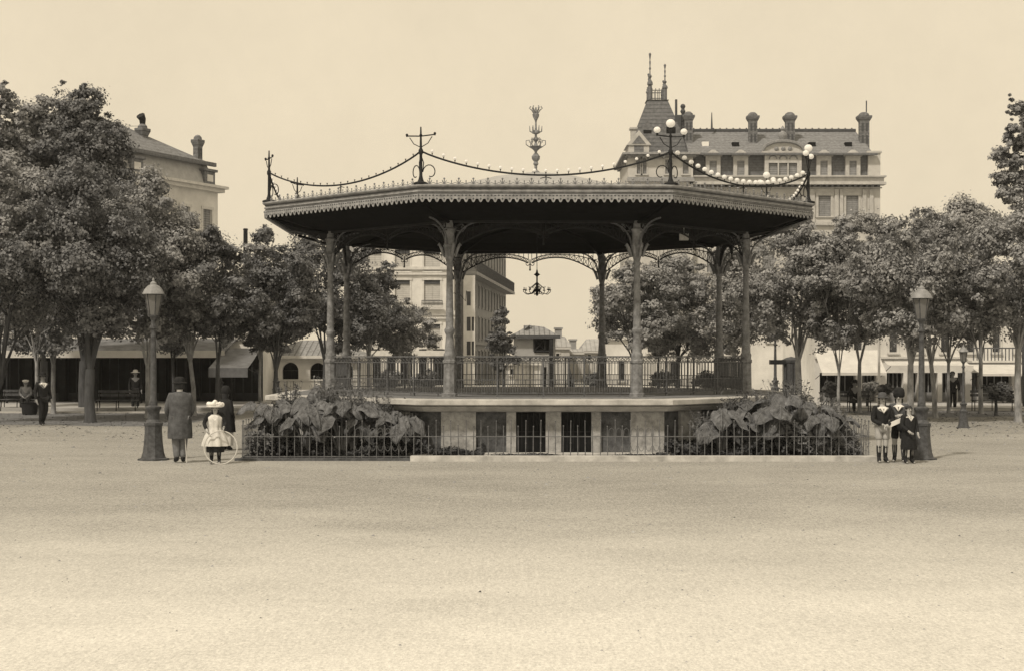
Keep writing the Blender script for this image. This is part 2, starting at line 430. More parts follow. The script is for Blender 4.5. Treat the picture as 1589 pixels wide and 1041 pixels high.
    octa_sweep(mb, [(6.5, 5.56), (6.1, 5.47), (5.7, 5.33), (5.3, 5.25), (5.0, 5.2), (4.6, 5.24), (4.2, 5.42), (3.2, 5.62), (1.2, 5.75), (.02, 5.78)], close=False)
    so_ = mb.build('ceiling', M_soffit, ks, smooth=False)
    mb = MB()
    for k in range(8):
        for a0, a1 in ((5.0, 6.45),):
            p, q = OV(k, a0, 5.17), OV(k, a1, 5.5)
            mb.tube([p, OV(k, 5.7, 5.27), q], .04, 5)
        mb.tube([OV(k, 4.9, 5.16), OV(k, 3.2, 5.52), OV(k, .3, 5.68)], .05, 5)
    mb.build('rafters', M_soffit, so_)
    mb = MB()
    octa_sweep(mb, [(6.4, 5.72), (6.55, 5.82), (5.5, 5.98), (3.4, 6.26), (2.6, 6.36), (1.6, 6.62), (1.0, 6.78), (.5, 6.86), (.02, 6.9)], close=False)
    mb.build('roof', M_roof, ks, smooth=False)
    mb = MB()
    octa_sweep(mb, [(AR - .02, 5.64), (AR - .02, 5.79), (AR + .03, 5.80), (AR + .05, 5.825), (AR + .05, 5.85), (AR + .0, 5.865), (AR - .25, 5.87), (AR - .25, 5.6), (AR - .02, 5.6)])
    fas = mb.build('fascia', M_fascia, ks, smooth=False)
    mb = MB(); octa_sweep(mb, [(AR - .018, 5.765), (AR - .008, 5.765), (AR - .008, 5.785), (AR - .018, 5.785)]); octa_sweep(mb, [(AR - .018, 5.655), (AR - .006, 5.655), (AR - .006, 5.672), (AR - .018, 5.672)])
    mb.build('fascia_groove_shade', M_fasdark, fas, smooth=False)  # raised dark strips: the shade of grooves put into the colour
    mb = MB(); octa_sweep(mb, [(AR - .018, 5.70), (AR + .012, 5.705), (AR + .012, 5.73), (AR - .018, 5.74)])
    mb.build('fascia_moulding', M_fascia, fas, smooth=False)
    nt_ = 35
    for k in range(8):
        M = side_M(k, AR); mb = MB(M); md = MB(M); wd = SR / nt_
        for i in range(nt_):
            x0 = -SR / 2 + i * wd; xm = x0 + wd / 2; x1 = x0 + wd
            mb.prism([(x0, 5.655), (x0, 5.55), (x0 + wd * .18, 5.545), (xm - wd * .16, 5.49), (xm, 5.475), (xm + wd * .16, 5.49), (x1 - wd * .18, 5.545), (x1, 5.55), (x1, 5.655)], -.012, .008)
            md.prism([(xm, 5.52), (xm + .022, 5.548), (xm, 5.576), (xm - .022, 5.548)], -.016, -.0125)
            md.prism([(x0 + .0, 5.6), (x0 + .026, 5.622), (x0, 5.644), (x0 - .026, 5.622)], -.016, -.0125)
            md.prism([(xm - .02, 5.605), (xm + .02, 5.605), (xm + .02, 5.63), (xm - .02, 5.63)], -.016, -.0125)
        v = mb.build('valance', M_fascia, ks, smooth=False); tag(md.build('valance_piercing', M_fasdark, v, smooth=False), kind='stuff')
        mb = MB(M)     # cresting of small palmettes
        for i in range(nt_ - 2):
            x = -SR / 2 + (i + 1.5) * wd
            big = i % 2 == 0
            h = .125 if big else .075
            mb.tube([(x, .03, 5.86), (x, .03, 5.86 + h)], [.014, .008], 4)
            mb.ball((x, .03, 5.86 + h), .024 if big else .016, 6, 4)
            if big:
                for s_ in (-1, 1): mb.tube([(x, .03, 5.88), (x + s_ * .035, .03, 5.92), (x + s_ * .045, .03, 5.955)], [.01, .01, .006], 4)
            mb.tube([(x - wd / 2, .03, 5.9), (x, .03, 5.872), (x + wd / 2, .03, 5.9)], .007, 4)
        mb.build('cresting', M_iron, ks)
    # masts, globes and the swagged pipes between them
    def globe(p, r, parent, m=M_globe):
        g = MB(); g.ball(p, r, 12, 8, .9); return g.build('globe', m, parent)
    for k in range(8):
        v = OV(k, AR - .1); t = math.atan2(v.y, v.x)
        tang = Vector((-math.sin(t), math.cos(t), 0))
        if k in (3, 4, 5, 6): pass
        mb = MB()
        mb.lathe([(.16, 5.865), (.16, 5.9), (.07, 5.93), (.05, 5.98), (.035, 6.05), (.03, 6.5), (.05, 6.54), (.05, 6.6), (.028, 6.64), (.02, 6.9), (.035, 6.92), (.02, 6.95), (.014, 7.1)], 10, (v.x, v.y, 0))
        a = v + tang * .33; b = v - tang * .33
        zc = 6.9
        mb.tube([(b.x, b.y, zc + .02), (v.x, v.y, zc), (a.x, a.y, zc + .02)], .014, 6)
        for q in (a, b):
            mb.lathe([(.015, zc), (.03, zc + .05), (.012, zc + .07)], 8, (q.x, q.y, 0))
            e = v + (q - v) * .5
            mb.tube([(v.x, v.y, 6.66), (e.x, e.y, 6.74), (e.x + (q - v).x * .3, e.y + (q - v).y * .3, 6.88)], .01, 5)
        inn = Vector((-math.cos(t), -math.sin(t), 0))
        for sg in (1, -1):        # scrolled braces along both eaves
            d = (tang * sg * .8 + inn * .5).normalized()
            pts = []
            for i in range(13):
                f = i / 12
                ang = f * 1.6 * PI
                rr = .16 * (1 - .55 * f)
                pts.append(v + d * (.2 - rr * math.cos(ang)) + Vector((0, 0, 6.13 + rr * math.sin(ang) * 1.2)))
            mb.tube([v + Vector((0, 0, 6.5)), v + d * .06 + Vector((0, 0, 6.33))] + pts, .012, 5)
        mast = mb.build('lamp_mast', M_darkiron, ks)
        tag(mast, label=None)
        if k in (1, 2, 3, 4): globe((a.x, a.y, zc + .13), .075, mast); globe((b.x, b.y, zc + .13), .075, mast); globe((v.x, v.y, 7.19), .1, mast)
    for k in range(8):
        a, b = OV(k, AR - .1), OV((k + 1) % 8, AR - .1)
        pts = []
        for i in range(33):
            f = i / 32
            p = a.lerp(b, f); z = 6.58 - .51 * (1 - (2 * f - 1) ** 2) ** .92
            pts.append(Vector((p.x, p.y, z)))
        mb = MB(); mb.tube(pts, .02, 6)
        mid = a.lerp(b, .5); mb.tube([(mid.x, mid.y, 5.87), (mid.x, mid.y, 6.08)], .015, 5)
        tg = (b - a).normalized()
        mb.tube([mid + Vector((0, 0, 6.0)) - tg * .12, mid + Vector((0, 0, 6.03)), mid + Vector((0, 0, 6.0)) + tg * .12], .01, 5)
        ng = 22; gl = []
        for i in range(1, ng):
            f = i / ng; q = f * 32; j = int(q); p = pts[j].lerp(pts[min(j + 1, 32)], q - j)
            mb.lathe([(.008, 0), (.008, .03), (.022, .05)], 6, tuple(p + Vector((0, 0, .012))))
            gl.append(p + Vector((0, 0, .1)))
        sw = mb.build('gas_pipe_swag', M_darkiron, ks)
        if k == 7: continue
        if k in (0, 1):
            for p in gl: globe(p, .055 if k else .036, sw)
        else:
            g = MB()
            for p in gl: g.ball(p, .036, 8, 5)
            tag(g.build('globe', M_globe, sw), kind='stuff')
    # finial
    mb = MB()
    mb.lathe([(.3, 6.84), (.12, 6.92), (.04, 6.98), (.03, 7.04), (.045, 7.06), (.03, 7.08), (.07, 7.14), (.05, 7.2), (.1, 7.26), (.11, 7.33), (.06, 7.4), (.03, 7.43), (.04, 7.47), (.09, 7.52), (.19, 7.58), (.05, 7.62),
              (.03, 7.7), (.06, 7.76), (.03, 7.8), (.03, 7.9), (.1, 7.93), (.1, 7.99), (.03, 8.02), (.02, 8.2), (.03, 8.26), (.08, 8.36), (.09, 8.42), (.03, 8.46), (.02, 8.6)], 12)
    for j in range(6):
        t = j * PI / 3; c, s = math.cos(t), math.sin(t)
        mb.tube([(c * .15, s * .15, 7.57), (c * .25, s * .25, 7.64), (c * .25, s * .25, 7.74), (c * .17, s * .17, 7.75), (c * .16, s * .16, 7.69)], .013, 5)
        mb.tube([(c * .08, s * .08, 7.95), (c * .15, s * .15, 7.98), (c * .16, s * .16, 8.12)], [.02, .018, .008], 5)
        mb.tube([(c * .05, s * .05, 8.44), (c * .1, s * .1, 8.52), (c * .17, s * .17, 8.58), (c * .13, s * .13, 8.62)], [.018, .016, .012, .02], 5)
        mb.tube([(c * .03, s * .03, 7.72), (c * .1, s * .1, 7.82), (c * .12, s * .12, 7.78)], .01, 5)
    mb.build('finial', M_iron, ks)
    # small pale box under the ceiling on the right
    D = 37.0; x = PX(1060, D) - KX; z = PZ(368, D)
    mb = MB(); mb.box(x - .11, x + .11, D - KY - .06, D - KY + .06, z - .08, z + .08); mb.tube([(x, D - KY, z + .08), (x, D - KY, 5.5)], .01, 5)
    mb.build('hanging_box', M_cream, ks, smooth=False)
bandstand()
# ceiling chandelier
def chandelier():
    t = thing('chandelier', 'small dark iron chandelier hanging on a long rod beneath the canopy of the bandstand', 'chandelier', (KX + .03, KY, 3.73))
    mb = MB(); mb.tube([(0, 0, .55), (0, 0, 2.06)], .009, 5); mb.build('rod', M_darkiron, t)
    mb = MB(); mb.lathe([(.005, 0), (.04, .04), (.03, .1), (.07, .13), (.06, .17), (.03, .2), (.03, .28), (.05, .32), (.02, .36), (.02, .5), (.03, .52), (.085, .56), (.03, .6), (.02, .66), (.008, .7)], 10)
    mb.build('stem', M_darkiron, t)
    for j in range(8):
        a = j * PI / 4 + .2; c, s = math.cos(a), math.sin(a)
        mb = MB(); mb.tube([(c * .03, s * .03, .2), (c * .14, s * .14, .08), (c * .28, s * .28, .05), (c * .36, s * .36, .12), (c * .34, s * .34, .17)], .01, 5)
        mb.lathe([(.03, .15), (.035, .17), (.01, .18), (.01, .23)], 6, (c * .34, s * .34, 0))
        mb.tube([(c * .04, s * .04, .33), (c * .12, s * .12, .26), (c * .2, s * .2, .2), (c * .22, s * .22, .25)], .008, 5)
        mb.build('arm', M_darkiron, t)
chandelier()
# ------------------------------------------------------------------ garden round the bandstand
FY = 31.7
FX0, FX1 = PX(376, FY), PX(1348, FY)
mb = MB(); mb.box(FX0 - .05, FX1 + .05, FY + .06, 46, -.05, .05)
tag(mb.build('planting_bed', M_dirt, smooth=False), 'dark soil of the garden bed round the bandstand', 'ground', kind='structure')
kx0, kx1 = PX(636, 31.2), PX(1362, 31.2)
mb = MB(); mb.box(kx0, kx1, 31.28, 31.62, 0, .105); tag(mb.build('kerb', M_kerb, smooth=False), 'pale stone kerb along the right half of the garden', 'kerb', kind='structure')
mb = MB(); mb.box(FX0 - .12, kx0 - .004, 31.45, 31.62, 0, .05); tag(mb.build('kerb', M_stonedk, smooth=False), 'low dark edging stone along the left of the garden', 'kerb', kind='structure')
def fence():
    M_f = mat('fence_iron', .08, .2, scale=7, rough=.6)
    t = thing('garden_fence', 'knee high iron picket fence enclosing the garden around the bandstand', 'fence', (0, FY, 0))
    def run(p, q):
        p = Vector(p); q = Vector(q); Lr = (q - p).length; u = (q - p) / Lr
        M = Matrix(((u.x, -u.y, 0, p.x), (u.y, u.x, 0, p.y), (0, 0, 1, 0), (0, 0, 0, 1)))
        n = int(Lr / .157); mb = MB(M); mr_ = MB(M)
        rnd = random.Random(5)
        for z in (.07, .49): mr_.box(0, Lr, -.009, .009, z, z + .016)
        for i in range(n + 1):
            x = Lr * i / n; tall = i % 2 == 0
            h = .83 if tall else .72
            h += rnd.uniform(-.012, .012); lean = rnd.uniform(-.012, .012)
            mb.tube([(x, 0, .0), (x + lean * .5, 0, .4), (x + lean, 0, h)], [.010, .010, .007], 4)
            mb.ball((x + lean, 0, h), .018, 5, 3)
            if tall: mb.ball((x + lean * .4, 0, .36), .02, 5, 3)
            if i < n and 14 < i % 34 < 22 :
                xm = x + Lr / n / 2
                mb.tube([(xm - .06, 0, .5), (xm - .05, 0, .64), (xm, 0, .68), (xm + .05, 0, .64), (xm + .06, 0, .5)], .006, 4)
                mb.tube([(xm - .06, 0, .3), (xm - .04, 0, .22), (xm, 0, .19), (xm + .04, 0, .22), (xm + .06, 0, .3)], .006, 4)
        mr_.build('rails', M_f, t, smooth=False); mb.build('pickets', M_f, t)
    run((FX0, 0, 0), (FX1, 0, 0)); run((FX0, 14.3, 0), (FX0, 0, 0)); run((FX1, 0, 0), (FX1, 14.3, 0))
fence()
def leafy_patch(name, label, cat, boxes, n, ls, m, seed, kind='stuff', flat=.5):
    rng = np.random.default_rng(seed); V = []; 
    vol = np.array([(b[1] - b[0]) * (b[3] - b[2]) for b in boxes]); vol = vol / vol.sum()
    C = []
    for b, f in zip(boxes, vol):
        k = int(n * f); x = rng.uniform(b[0], b[1], k); y = rng.uniform(b[2], b[3], k)
        hz = b[5] * (.55 + .45 * np.sin(x * 2.3 + 1.3 * y) * np.sin(y * 1.9 + .7) * .6 + .25 * np.sin(x * 7 + y * 5) * .5)
        z = b[4] + (hz - b[4]) * rng.uniform(0, 1, k) ** .5
        C.append(np.stack([x, y, z], 1))
    C = np.concatenate(C)
    return leaf_cloud(name, C, rng, ls, m, np.tile([0, -.25, .7], (len(C), 1)))
def leaf_cloud(name, C, rng, ls, m, nrm, parent=None, rnd_=.55):
    n = len(C)
    Nn = nrm + rng.normal(0, rnd_, (n, 3)); Nn /= np.linalg.norm(Nn, axis=1, keepdims=True)
    T = rng.normal(0, 1, (n, 3)); T -= (T * Nn).sum(1, keepdims=True) * Nn; T /= np.linalg.norm(T, axis=1, keepdims=True) + 1e-9
    B = np.cross(Nn, T); s = ls * rng.uniform(.6, 1.4, (n, 1))
    P0 = C - T * s * .5; P2 = C + T * s * .5 - Nn * s * .12; P1 = C + B * s * .38 + Nn * s * .08; P3 = C - B * s * .38 + Nn * s * .08
    V = np.stack([P0, P1, P2, P3], 1).reshape(-1, 3)
    return np_mesh(name, V, np.arange(n * 4).reshape(-1, 4), m, parent)
o = leafy_patch('ground_cover', '', '', [(FX0 + .1, -.6, FY + .25, FY + 2.2, .05, .5), (FX0 + .1, -4.6, FY + 2.2, 41, .05, .55), (3.3, FX1 - 1.7, FY + .25, FY + 2.0, .05, .5)], 26000, .085, M_cover, 3)
tag(o, 'dark low leafy plants filling the bed behind the fence', 'ground cover', kind='stuff')
o = leafy_patch('bed_grass', '', '', [(FX1 - 1.7, FX1 - .06, FY + .2, 35.5, .05, .9), (FX0 + .04, FX0 + .6, FY + .2, 36, .05, .75)], 30000, .07, M_coverp, 4)
tag(o, 'grassy planting at the outer ends of the bed', 'grass', kind='stuff')
o = leafy_patch('bed_grass', '', '', [(-.6, 3.3, FY + .1, FY + .55, .03, .14)], 2500, .05, M_cover, 5)
tag(o, 'thin weeds at the foot of the bandstand plinth', 'grass', kind='stuff')
# elephant ears
def ear_plant(label, x, y, seed, n=8, h=1.2, spread=.6, L=.62, dirs=None):
    rnd = random.Random(seed)
    t = thing('elephant_ear', label, 'plant', (x, y, 0), 0, 'elephant ears planted in the bed')
    ml = MB(); msx = MB()
    for i in range(n):
        az = 2 * PI * i / n + rnd.uniform(-.35, .35)
        if i % 2 == 0: az = -PI / 2 + rnd.uniform(-1.3, 1.3)
        hh = h * rnd.uniform(.55, 1.0); rr = spread * rnd.uniform(.35, 1.0)
        if i == 0: hh, rr = h, .12
        d = Vector((math.cos(az), math.sin(az), 0))
        tip = d * rr + Vector((0, 0, hh))
        msx.tube([(d.x * .04, d.y * .04, 0), d * rr * .35 + Vector((0, 0, hh * .6)), tip], [.028, .02, .012], 6)
        ll = L * rnd.uniform(.75, 1.15); ww = ll * rnd.uniform(.36, .44)
        droop = rnd.uniform(.5, 1.25)
        side = Vector((-d.y, d.x, 0))
        roll = rnd.uniform(-.4, .4)
        nu, nv = 10, 6
        vs = []
        for a in range(nu + 1):
            u = a / nu     # 0 lobes .. 1 tip
            s = (u - .22) * ll
            ang = droop * (.25 + .9 * u)
            prof = math.sin(PI * min(1, (u * .93 + .07)) ** .8) ** .75 if u < .999 else 0.0
            cpos = tip + d * (s * math.cos(ang * .8)) - Vector((0, 0, 1)) * (s * math.sin(ang)) 
            for b in range(-nv, nv + 1):
                v = b / nv
                notch = 0
                if u < .22: notch = (.22 - u) / .22 * (1 - abs(v)) ** 1.3 * .2 * ll
                wv = v * ww * prof
                up = Vector((0, 0, 1)) * math.cos(ang) + d * math.sin(ang)
                p = cpos + side * (wv * math.cos(.35)) + up * (-abs(wv) * .42 + math.sin(v * 11 + u * 3) * .012 + .03 * math.sin(u * 10 + i) * abs(v) ** 1.5 + wv * roll) + d * notch
                vs.append(p)
        m = 2 * nv + 1; fs = []
        for a in range(nu):
            for b in range(m - 1): fs.append((a * m + b, (a + 1) * m + b, (a + 1) * m + b + 1, a * m + b + 1))
        ml.add(vs, fs)
        # raised veins
        for sd in (-1, 1):
            for a in (2, 4, 6): msx.tube([vs[a * m + nv] + Vector((0, 0, .006)), vs[(a + 2) * m + nv + sd * 5] + Vector((0, 0, .006))], [.007, .003], 4)
        msx.tube([vs[a * m + nv] + Vector((0, 0, .006)) for a in range(0, nu + 1, 2)], [.011, .01, .008, .007, .005, .003], 4)
    ml.build('leaves', M_ear, t); msx.build('stems', M_stem, t)
    return t
ears = [(432, 32.5, 1.25, .72, 'elephant ear plant at the left end of the left clump, leaves cupped over the fence'),
        (474, 32.3, 1.3, .78, 'elephant ear plant with a folded upright pale leaf, second in the left clump'),
        (498, 33.4, 1.5, .7, 'tallest elephant ear plant at the back of the left clump'),
        (530, 32.3, 1.25, .78, 'elephant ear plant in the middle of the left clump with broad drooping leaves'),
        (575, 32.5, 1.2, .74, 'elephant ear plant beside the left end of the stone cornice'),
        (618, 32.4, 1.0, .68, 'low elephant ear plant at the right end of the left clump, leaf tips pointing down'),
        (1118, 32.4, 1.05, .7, 'elephant ear plant at the left end of the right clump, overlapping the cornice'),
        (1160, 32.6, 1.25, .74, 'elephant ear plant in the right clump before the right hand bandstand column'),
        (1212, 32.4, 1.35, .8, 'tall elephant ear plant in the middle of the right clump'),
        (1252, 32.7, 1.2, .76, 'elephant ear plant in the right clump with a pale drooping leaf'),
        (1282, 32.3, .95, .6, 'small elephant ear plant at the right end of the right clump')]
for i, (px, D, h, L_, lab) in enumerate(ears): ear_plant(lab, PX(px, D), D, 40 + i, n=17, h=h, spread=.62, L=L_ * .74)
def grass_plant(label, px, D, h, n, seed, m=M_coverp, wd=.35):
    rng = random.Random(seed); t = thing('feathery_shrub', label, 'shrub', (PX(px, D), D, 0), 0, 'feathery shrubs at the back of the bed')
    mb = MB(); ms_ = MB()
    for i in range(n):
        a = rng.uniform(0, 2 * PI); r = rng.uniform(.1, wd); hh = h * rng.uniform(.6, 1)
        pts = [Vector((math.cos(a) * r * f ** 1.4, math.sin(a) * r * f ** 1.4, hh * f)) for f in (0, .4, .75, 1)]
        ms_.tube(pts, [.008, .006, .005, .003], 3)
        for q in range(14):
            f = rng.uniform(.3, 1); p = Vector((math.cos(a) * r * f ** 1.4, math.sin(a) * r * f ** 1.4, hh * f))
            d = Vector((rng.gauss(0, 1), rng.gauss(0, 1), rng.gauss(.3, .6))).normalized(); u = d.cross(Vector((rng.random(), rng.random(), 1))).normalized()
            s = rng.uniform(.05, .1); mb.add([p, p + d * s * .5 + u * s * .25, p + d * s, p + d * s * .5 - u * s * .25], [(0, 1, 2, 3)])
    mb.build('leaves', m, t, smooth=False); ms_.build('stems', M_stem, t)
grass_plant('feathery grey shrub before the second railing post on the left', 552, 33.2, 1.62, 110, 1, wd=.55)
grass_plant('feathery shrub against the railing left of the nearest left column', 612, 33.0, 1.3, 60, 2, wd=.35)
grass_plant('tall feathery shrub behind the middle of the right clump of big leaves', 1222, 33.4, 1.7, 130, 3, wd=.6)
grass_plant('feathery shrub behind the right end of the right clump', 1275, 34.2, 1.35, 110, 4, wd=.55)
grass_plant('feathery shrub below the right end of the railing', 1130, 33.2, 1.25, 60, 5, wd=.4)

for j_, (px, D, h) in enumerate(((418, 32.6, 1.0), (452, 33.3, 1.35), (505, 32.9, 1.45), (548, 32.5, 1.15), (592, 32.8, 1.2), (632, 32.6, .8), (1092, 32.6, .85), (1142, 32.8, 1.2), (1188, 32.6, 1.25), (1235, 32.9, 1.4), (1296, 32.7, .95))):
    grass_plant(['upright fronded plant at the left tip of the left clump', 'upright fronded plant behind the left part of the left clump', 'upright fronded plant beside the tallest big leaves on the left', 'upright fronded plant between the middle big leaves on the left', 'upright fronded plant near the left end of the cornice', 'short fronded plant at the right tip of the left clump',
                 'short fronded plant at the left tip of the right clump', 'upright fronded plant below the right hand column', 'upright fronded plant left of the middle of the right clump', 'upright fronded plant right of the middle of the right clump', 'short fronded plant at the right tip of the right clump'][j_], px, D - .15, h * 1.22, 90, 60 + j_, m=M_ear if j_ % 2 else M_coverp, wd=.38)
# ------------------------------------------------------------------ trees
def crown_cloud(blobs, n, ls, seed, m, parent):
    """leaves gathered in small loose sprays inside every bough, with hollows between"""
    rng = np.random.default_rng(seed)
    B = np.array(blobs); wgt = B[:, 3] ** 2.0; wgt = wgt / wgt.sum()
    nc = max(60, n // 60)
    bi = rng.choice(len(B), nc, p=wgt)
    d = rng.normal(0, 1, (nc, 3)); d /= np.linalg.norm(d, axis=1, keepdims=True)
    cc = B[bi, :3] + d * (B[bi, 3] * rng.uniform(.15, 1.3, nc) ** .6)[:, None] * np.array([1, 1, .85])
    sg = B[bi, 3] * rng.uniform(.12, .36, nc)
    ci = rng.integers(0, nc, n)
    e = rng.normal(0, 1, (n, 3)); e *= np.array([1, 1, .62])
    C = cc[ci] + e * sg[ci][:, None]
    low = C[:, 2] > .4
    C = C[low]; ci = ci[low]; e = e[low]
    eu = e / (np.linalg.norm(e, axis=1, keepdims=True) + 1e-6)
    return leaf_cloud('crown', C, rng, ls, m, d[ci] * .75 + eu * .55 + np.array([0, 0, .4]), parent, .4)
def tree(label, px, D, top, bot, hw, fork=None, tr=.12, seed=0, m=None, bark=None, n=9000, lean=0.0, nl=5, ls=.13, dpt=None, name='plane_tree', blobs=None, group=None, cxoff=0.0, nb=None, taper=.3, plume=None, spires=None):
    """px, top, bot, hw in photograph pixels at distance D; fork in pixels too"""
    rnd = random.Random(seed)
    t = thing(name, label, 'tree', (PX(px, D), D, 0), 0, group)
    tr *= .62; n = int(n * 2.1); ls = ls * .8; z1 = PZ(top, D); z0 = PZ(bot + 14, D); rx = hw / F * D * 1.08; ry = (dpt if dpt else rx)
    zf = PZ(fork, D) if fork else z0 - .1
    zc = (z0 + z1) / 2; rz = (z1 - z0) / 2
    ln = lean
    if blobs is None:
        blobs = []
        nb = int((nb or int(14 + 7 * rz / rx)) * 1.45)
        tries = 0; low = min(rx, rz)
        while len(blobs) < nb and tries < 6000:
            tries += 1
            x, y, z = rnd.uniform(-1, 1), rnd.uniform(-1, 1), rnd.uniform(-1, 1)
            q = math.sqrt(x * x + y * y + z * z)
            if q > 1.0 or (q < .45 and rnd.random() < .65): continue
            r = rnd.uniform(.16, .38) * low * (1.12 - .38 * q)
            wd = 1 - taper * max(0, z)
            blobs.append((ln + cxoff / F * D + x * rx * wd, y * ry * wd, zc + z * (rz - r * .5), r))
    if plume:
        for k_ in range(plume[0]):
            f_ = rnd.random(); zz_ = z1 - .15 * low + (plume[1] / F * D) * -f_
            r = low * rnd.uniform(.13, .22) * (.5 + .8 * f_); w_ = rx * (.08 + .62 * f_)
            blobs.append((rnd.uniform(-1, 1) * w_ + plume[2] / F * D, rnd.uniform(-1, 1) * w_ * .8, zz_, r))
    for sx_, sy_ in (spires or ()):       # pointed leaders rising from the crown
        xt, zt_ = PX(sx_, D) - PX(px, D), PZ(sy_, D)
        for k_ in range(15):
            f_ = k_ / 14; r = low * (.055 + .15 * f_ ** .8)
            blobs.append((xt + rnd.uniform(-1, 1) * rx * .26 * f_, rnd.uniform(-1, 1) * rx * .25 * f_, zt_ - (zt_ - zc) * .8 * f_, r))
    # trunk and limbs
    mb = MB()
    b0 = Vector((0, 0, 0)); fk = Vector((ln * .8, 0, zf))
    pts = [b0 + Vector((0, 0, -.05)), Vector((ln * .1, 0, .15)), Vector((ln * .3 + rnd.uniform(-.05, .05), rnd.uniform(-.05, .05), zf * .5)), fk]
    mb.tube(pts, [tr * 1.5, tr * 1.15, tr, tr * .9], 10)
    order = sorted(blobs, key=lambda b: -b[3])
    low_ = sorted(blobs, key=lambda b: b[2])[:max(3, len(blobs) // 4)]
    for i in range(nl + 3):
        b = order[i % len(order)] if i < nl else low_[(i * 7) % len(low_)]
        e = Vector(b[:3]); a = 2 * PI * i / nl + rnd.uniform(-.3, .3)
        mid = fk.lerp(e, .45) + Vector((math.cos(a) * .25 * rx * .4, math.sin(a) * .2, .15 * (e.z - fk.z)))
        mid = fk + Vector(((mid.x - fk.x) * .8, (mid.y - fk.y) * .8, mid.z - fk.z))
        mb.tube([fk - Vector((0, 0, .15)), fk.lerp(mid, .4) + Vector((0, 0, .05)), mid, e], [tr * .5, tr * .36, tr * .24, tr * .08], 7)
        for q in range(2):
            e2 = mid + Vector((rnd.uniform(-.6, .6) * rx * .6, rnd.uniform(-.5, .5) * rx * .5, rnd.uniform(.2, .6) * rz))
            mb.tube([mid, mid.lerp(e2, .5) + Vector((0, 0, .08)), e2], [tr * .3, tr * .2, tr * .07], 5)
    mb.build('trunk', bark or M_bark, t)
    crown_cloud(blobs, n, ls, seed + 100, m or M_leaf, t)
    return t
# left side --------------------------------------------------------
GL = 'trees on the left of the square'; GRr = 'trees on the right of the square'
tree('tall shaggy tree cut by the left edge, top narrow', -8, 60, 118, 500, 74, fork=560, tr=.3, seed=1, m=M_leaf, bark=M_barkd, n=38000, ls=.15, group=GL, nb=60, taper=.3, plume=(60, 210, 10), spires=((8, 118), (32, 170)))
tree('tall shaggy tree rising behind the left crowd of crowns', 68, 62, 142, 500, 72, fork=560, tr=.26, seed=2, m=M_leaf, bark=M_barkd, n=40000, ls=.15, group=GL, nb=60, taper=.3, plume=(60, 200, 0), spires=((66, 142), (98, 128)))
tree('tallest tree on the left with a pointed top', 130, 61, 120, 500, 78, fork=560, tr=.3, seed=3, m=M_leafd, bark=M_barkd, n=46000, ls=.15, group=GL, nb=70, taper=.25, plume=(70, 210, 0), spires=((129, 112), (152, 150)))
tree('tree with the thick dark trunk left of the left lamp', 140, 49.5, 235, 530, 104, fork=572, tr=.26, seed=4, m=M_leafd, bark=M_barkd, n=30000, group=GL, nb=52, cxoff=-14)
tree('tree leaning in from the left edge on a dark limb', -25, 50, 215, 520, 105, fork=590, tr=.24, seed=5, m=M_leaf, bark=M_barkd, n=24000, lean=.7, group=GL, nb=40)
tree('slim pale trunked tree nearest the left edge', 57, 56, 330, 545, 66, fork=560, tr=.12, seed=6, m=M_leafd, n=10000, group=GL)
tree('slim tree between the pale slim trunk and the thick dark trunk', 83, 57, 320, 545, 66, fork=565, tr=.13, seed=7, m=M_leaf, n=10000, group=GL)
tree('tree directly behind the left lamp with forked boughs', 229, 53, 268, 530, 90, fork=568, tr=.13, seed=8, m=M_leaf, n=26000, group=GL, nb=44, taper=.45)
tree('slim dark tree right of the left lamp', 268, 58, 330, 540, 62, fork=562, tr=.1, seed=9, m=M_leafd, bark=M_barkd, n=11000, group=GL)
tree('leaning pale trunk behind the man in the long coat', 302, 55, 312, 535, 82, fork=560, tr=.13, seed=10, m=M_leaf, n=17000, lean=-.2, group=GL, nb=30)
tree('dark forked tree above the woman in black', 338, 54, 348, 540, 62, fork=565, tr=.13, seed=11, m=M_leafd, bark=M_barkd, n=14000, group=GL, nb=24)
tree('slim pale trunked tree left of the arched white building', 404, 57, 368, 545, 52, fork=555, tr=.09, seed=12, m=M_leaf, n=10000, group=GL)
tree('dark forked tree in front of the arched white building', 428, 56, 352, 540, 66, fork=575, tr=.13, seed=13, m=M_leafd, bark=M_barkd, n=16000, group=GL, nb=26)
tree('dense tree behind the left columns of the bandstand', 505, 62, 362, 540, 80, fork=562, tr=.17, seed=14, m=M_leafd, bark=M_barkd, n=20000, group=GL, nb=34)
tree('round tree behind the left bays in front of the pale house', 572, 64, 380, 540, 60, fork=560, tr=.14, seed=15, m=M_leafd, n=15000, group=GL, nb=28)
tree('low tree spreading in front of the pale house', 634, 66, 458, 545, 46, fork=562, tr=.1, seed=16, m=M_leaf, n=10000, group=GL, nb=24, ls=.1)
# centre evergreen and hedge ---------------------------------------
tree('narrow dark evergreen beside the street corner seen through the bandstand', 781, 74, 478, 565, 24, fork=575, tr=.12, seed=19, m=M_leafd, bark=M_barkd, n=12000, name='cypress_tree', ls=.13, nb=30)
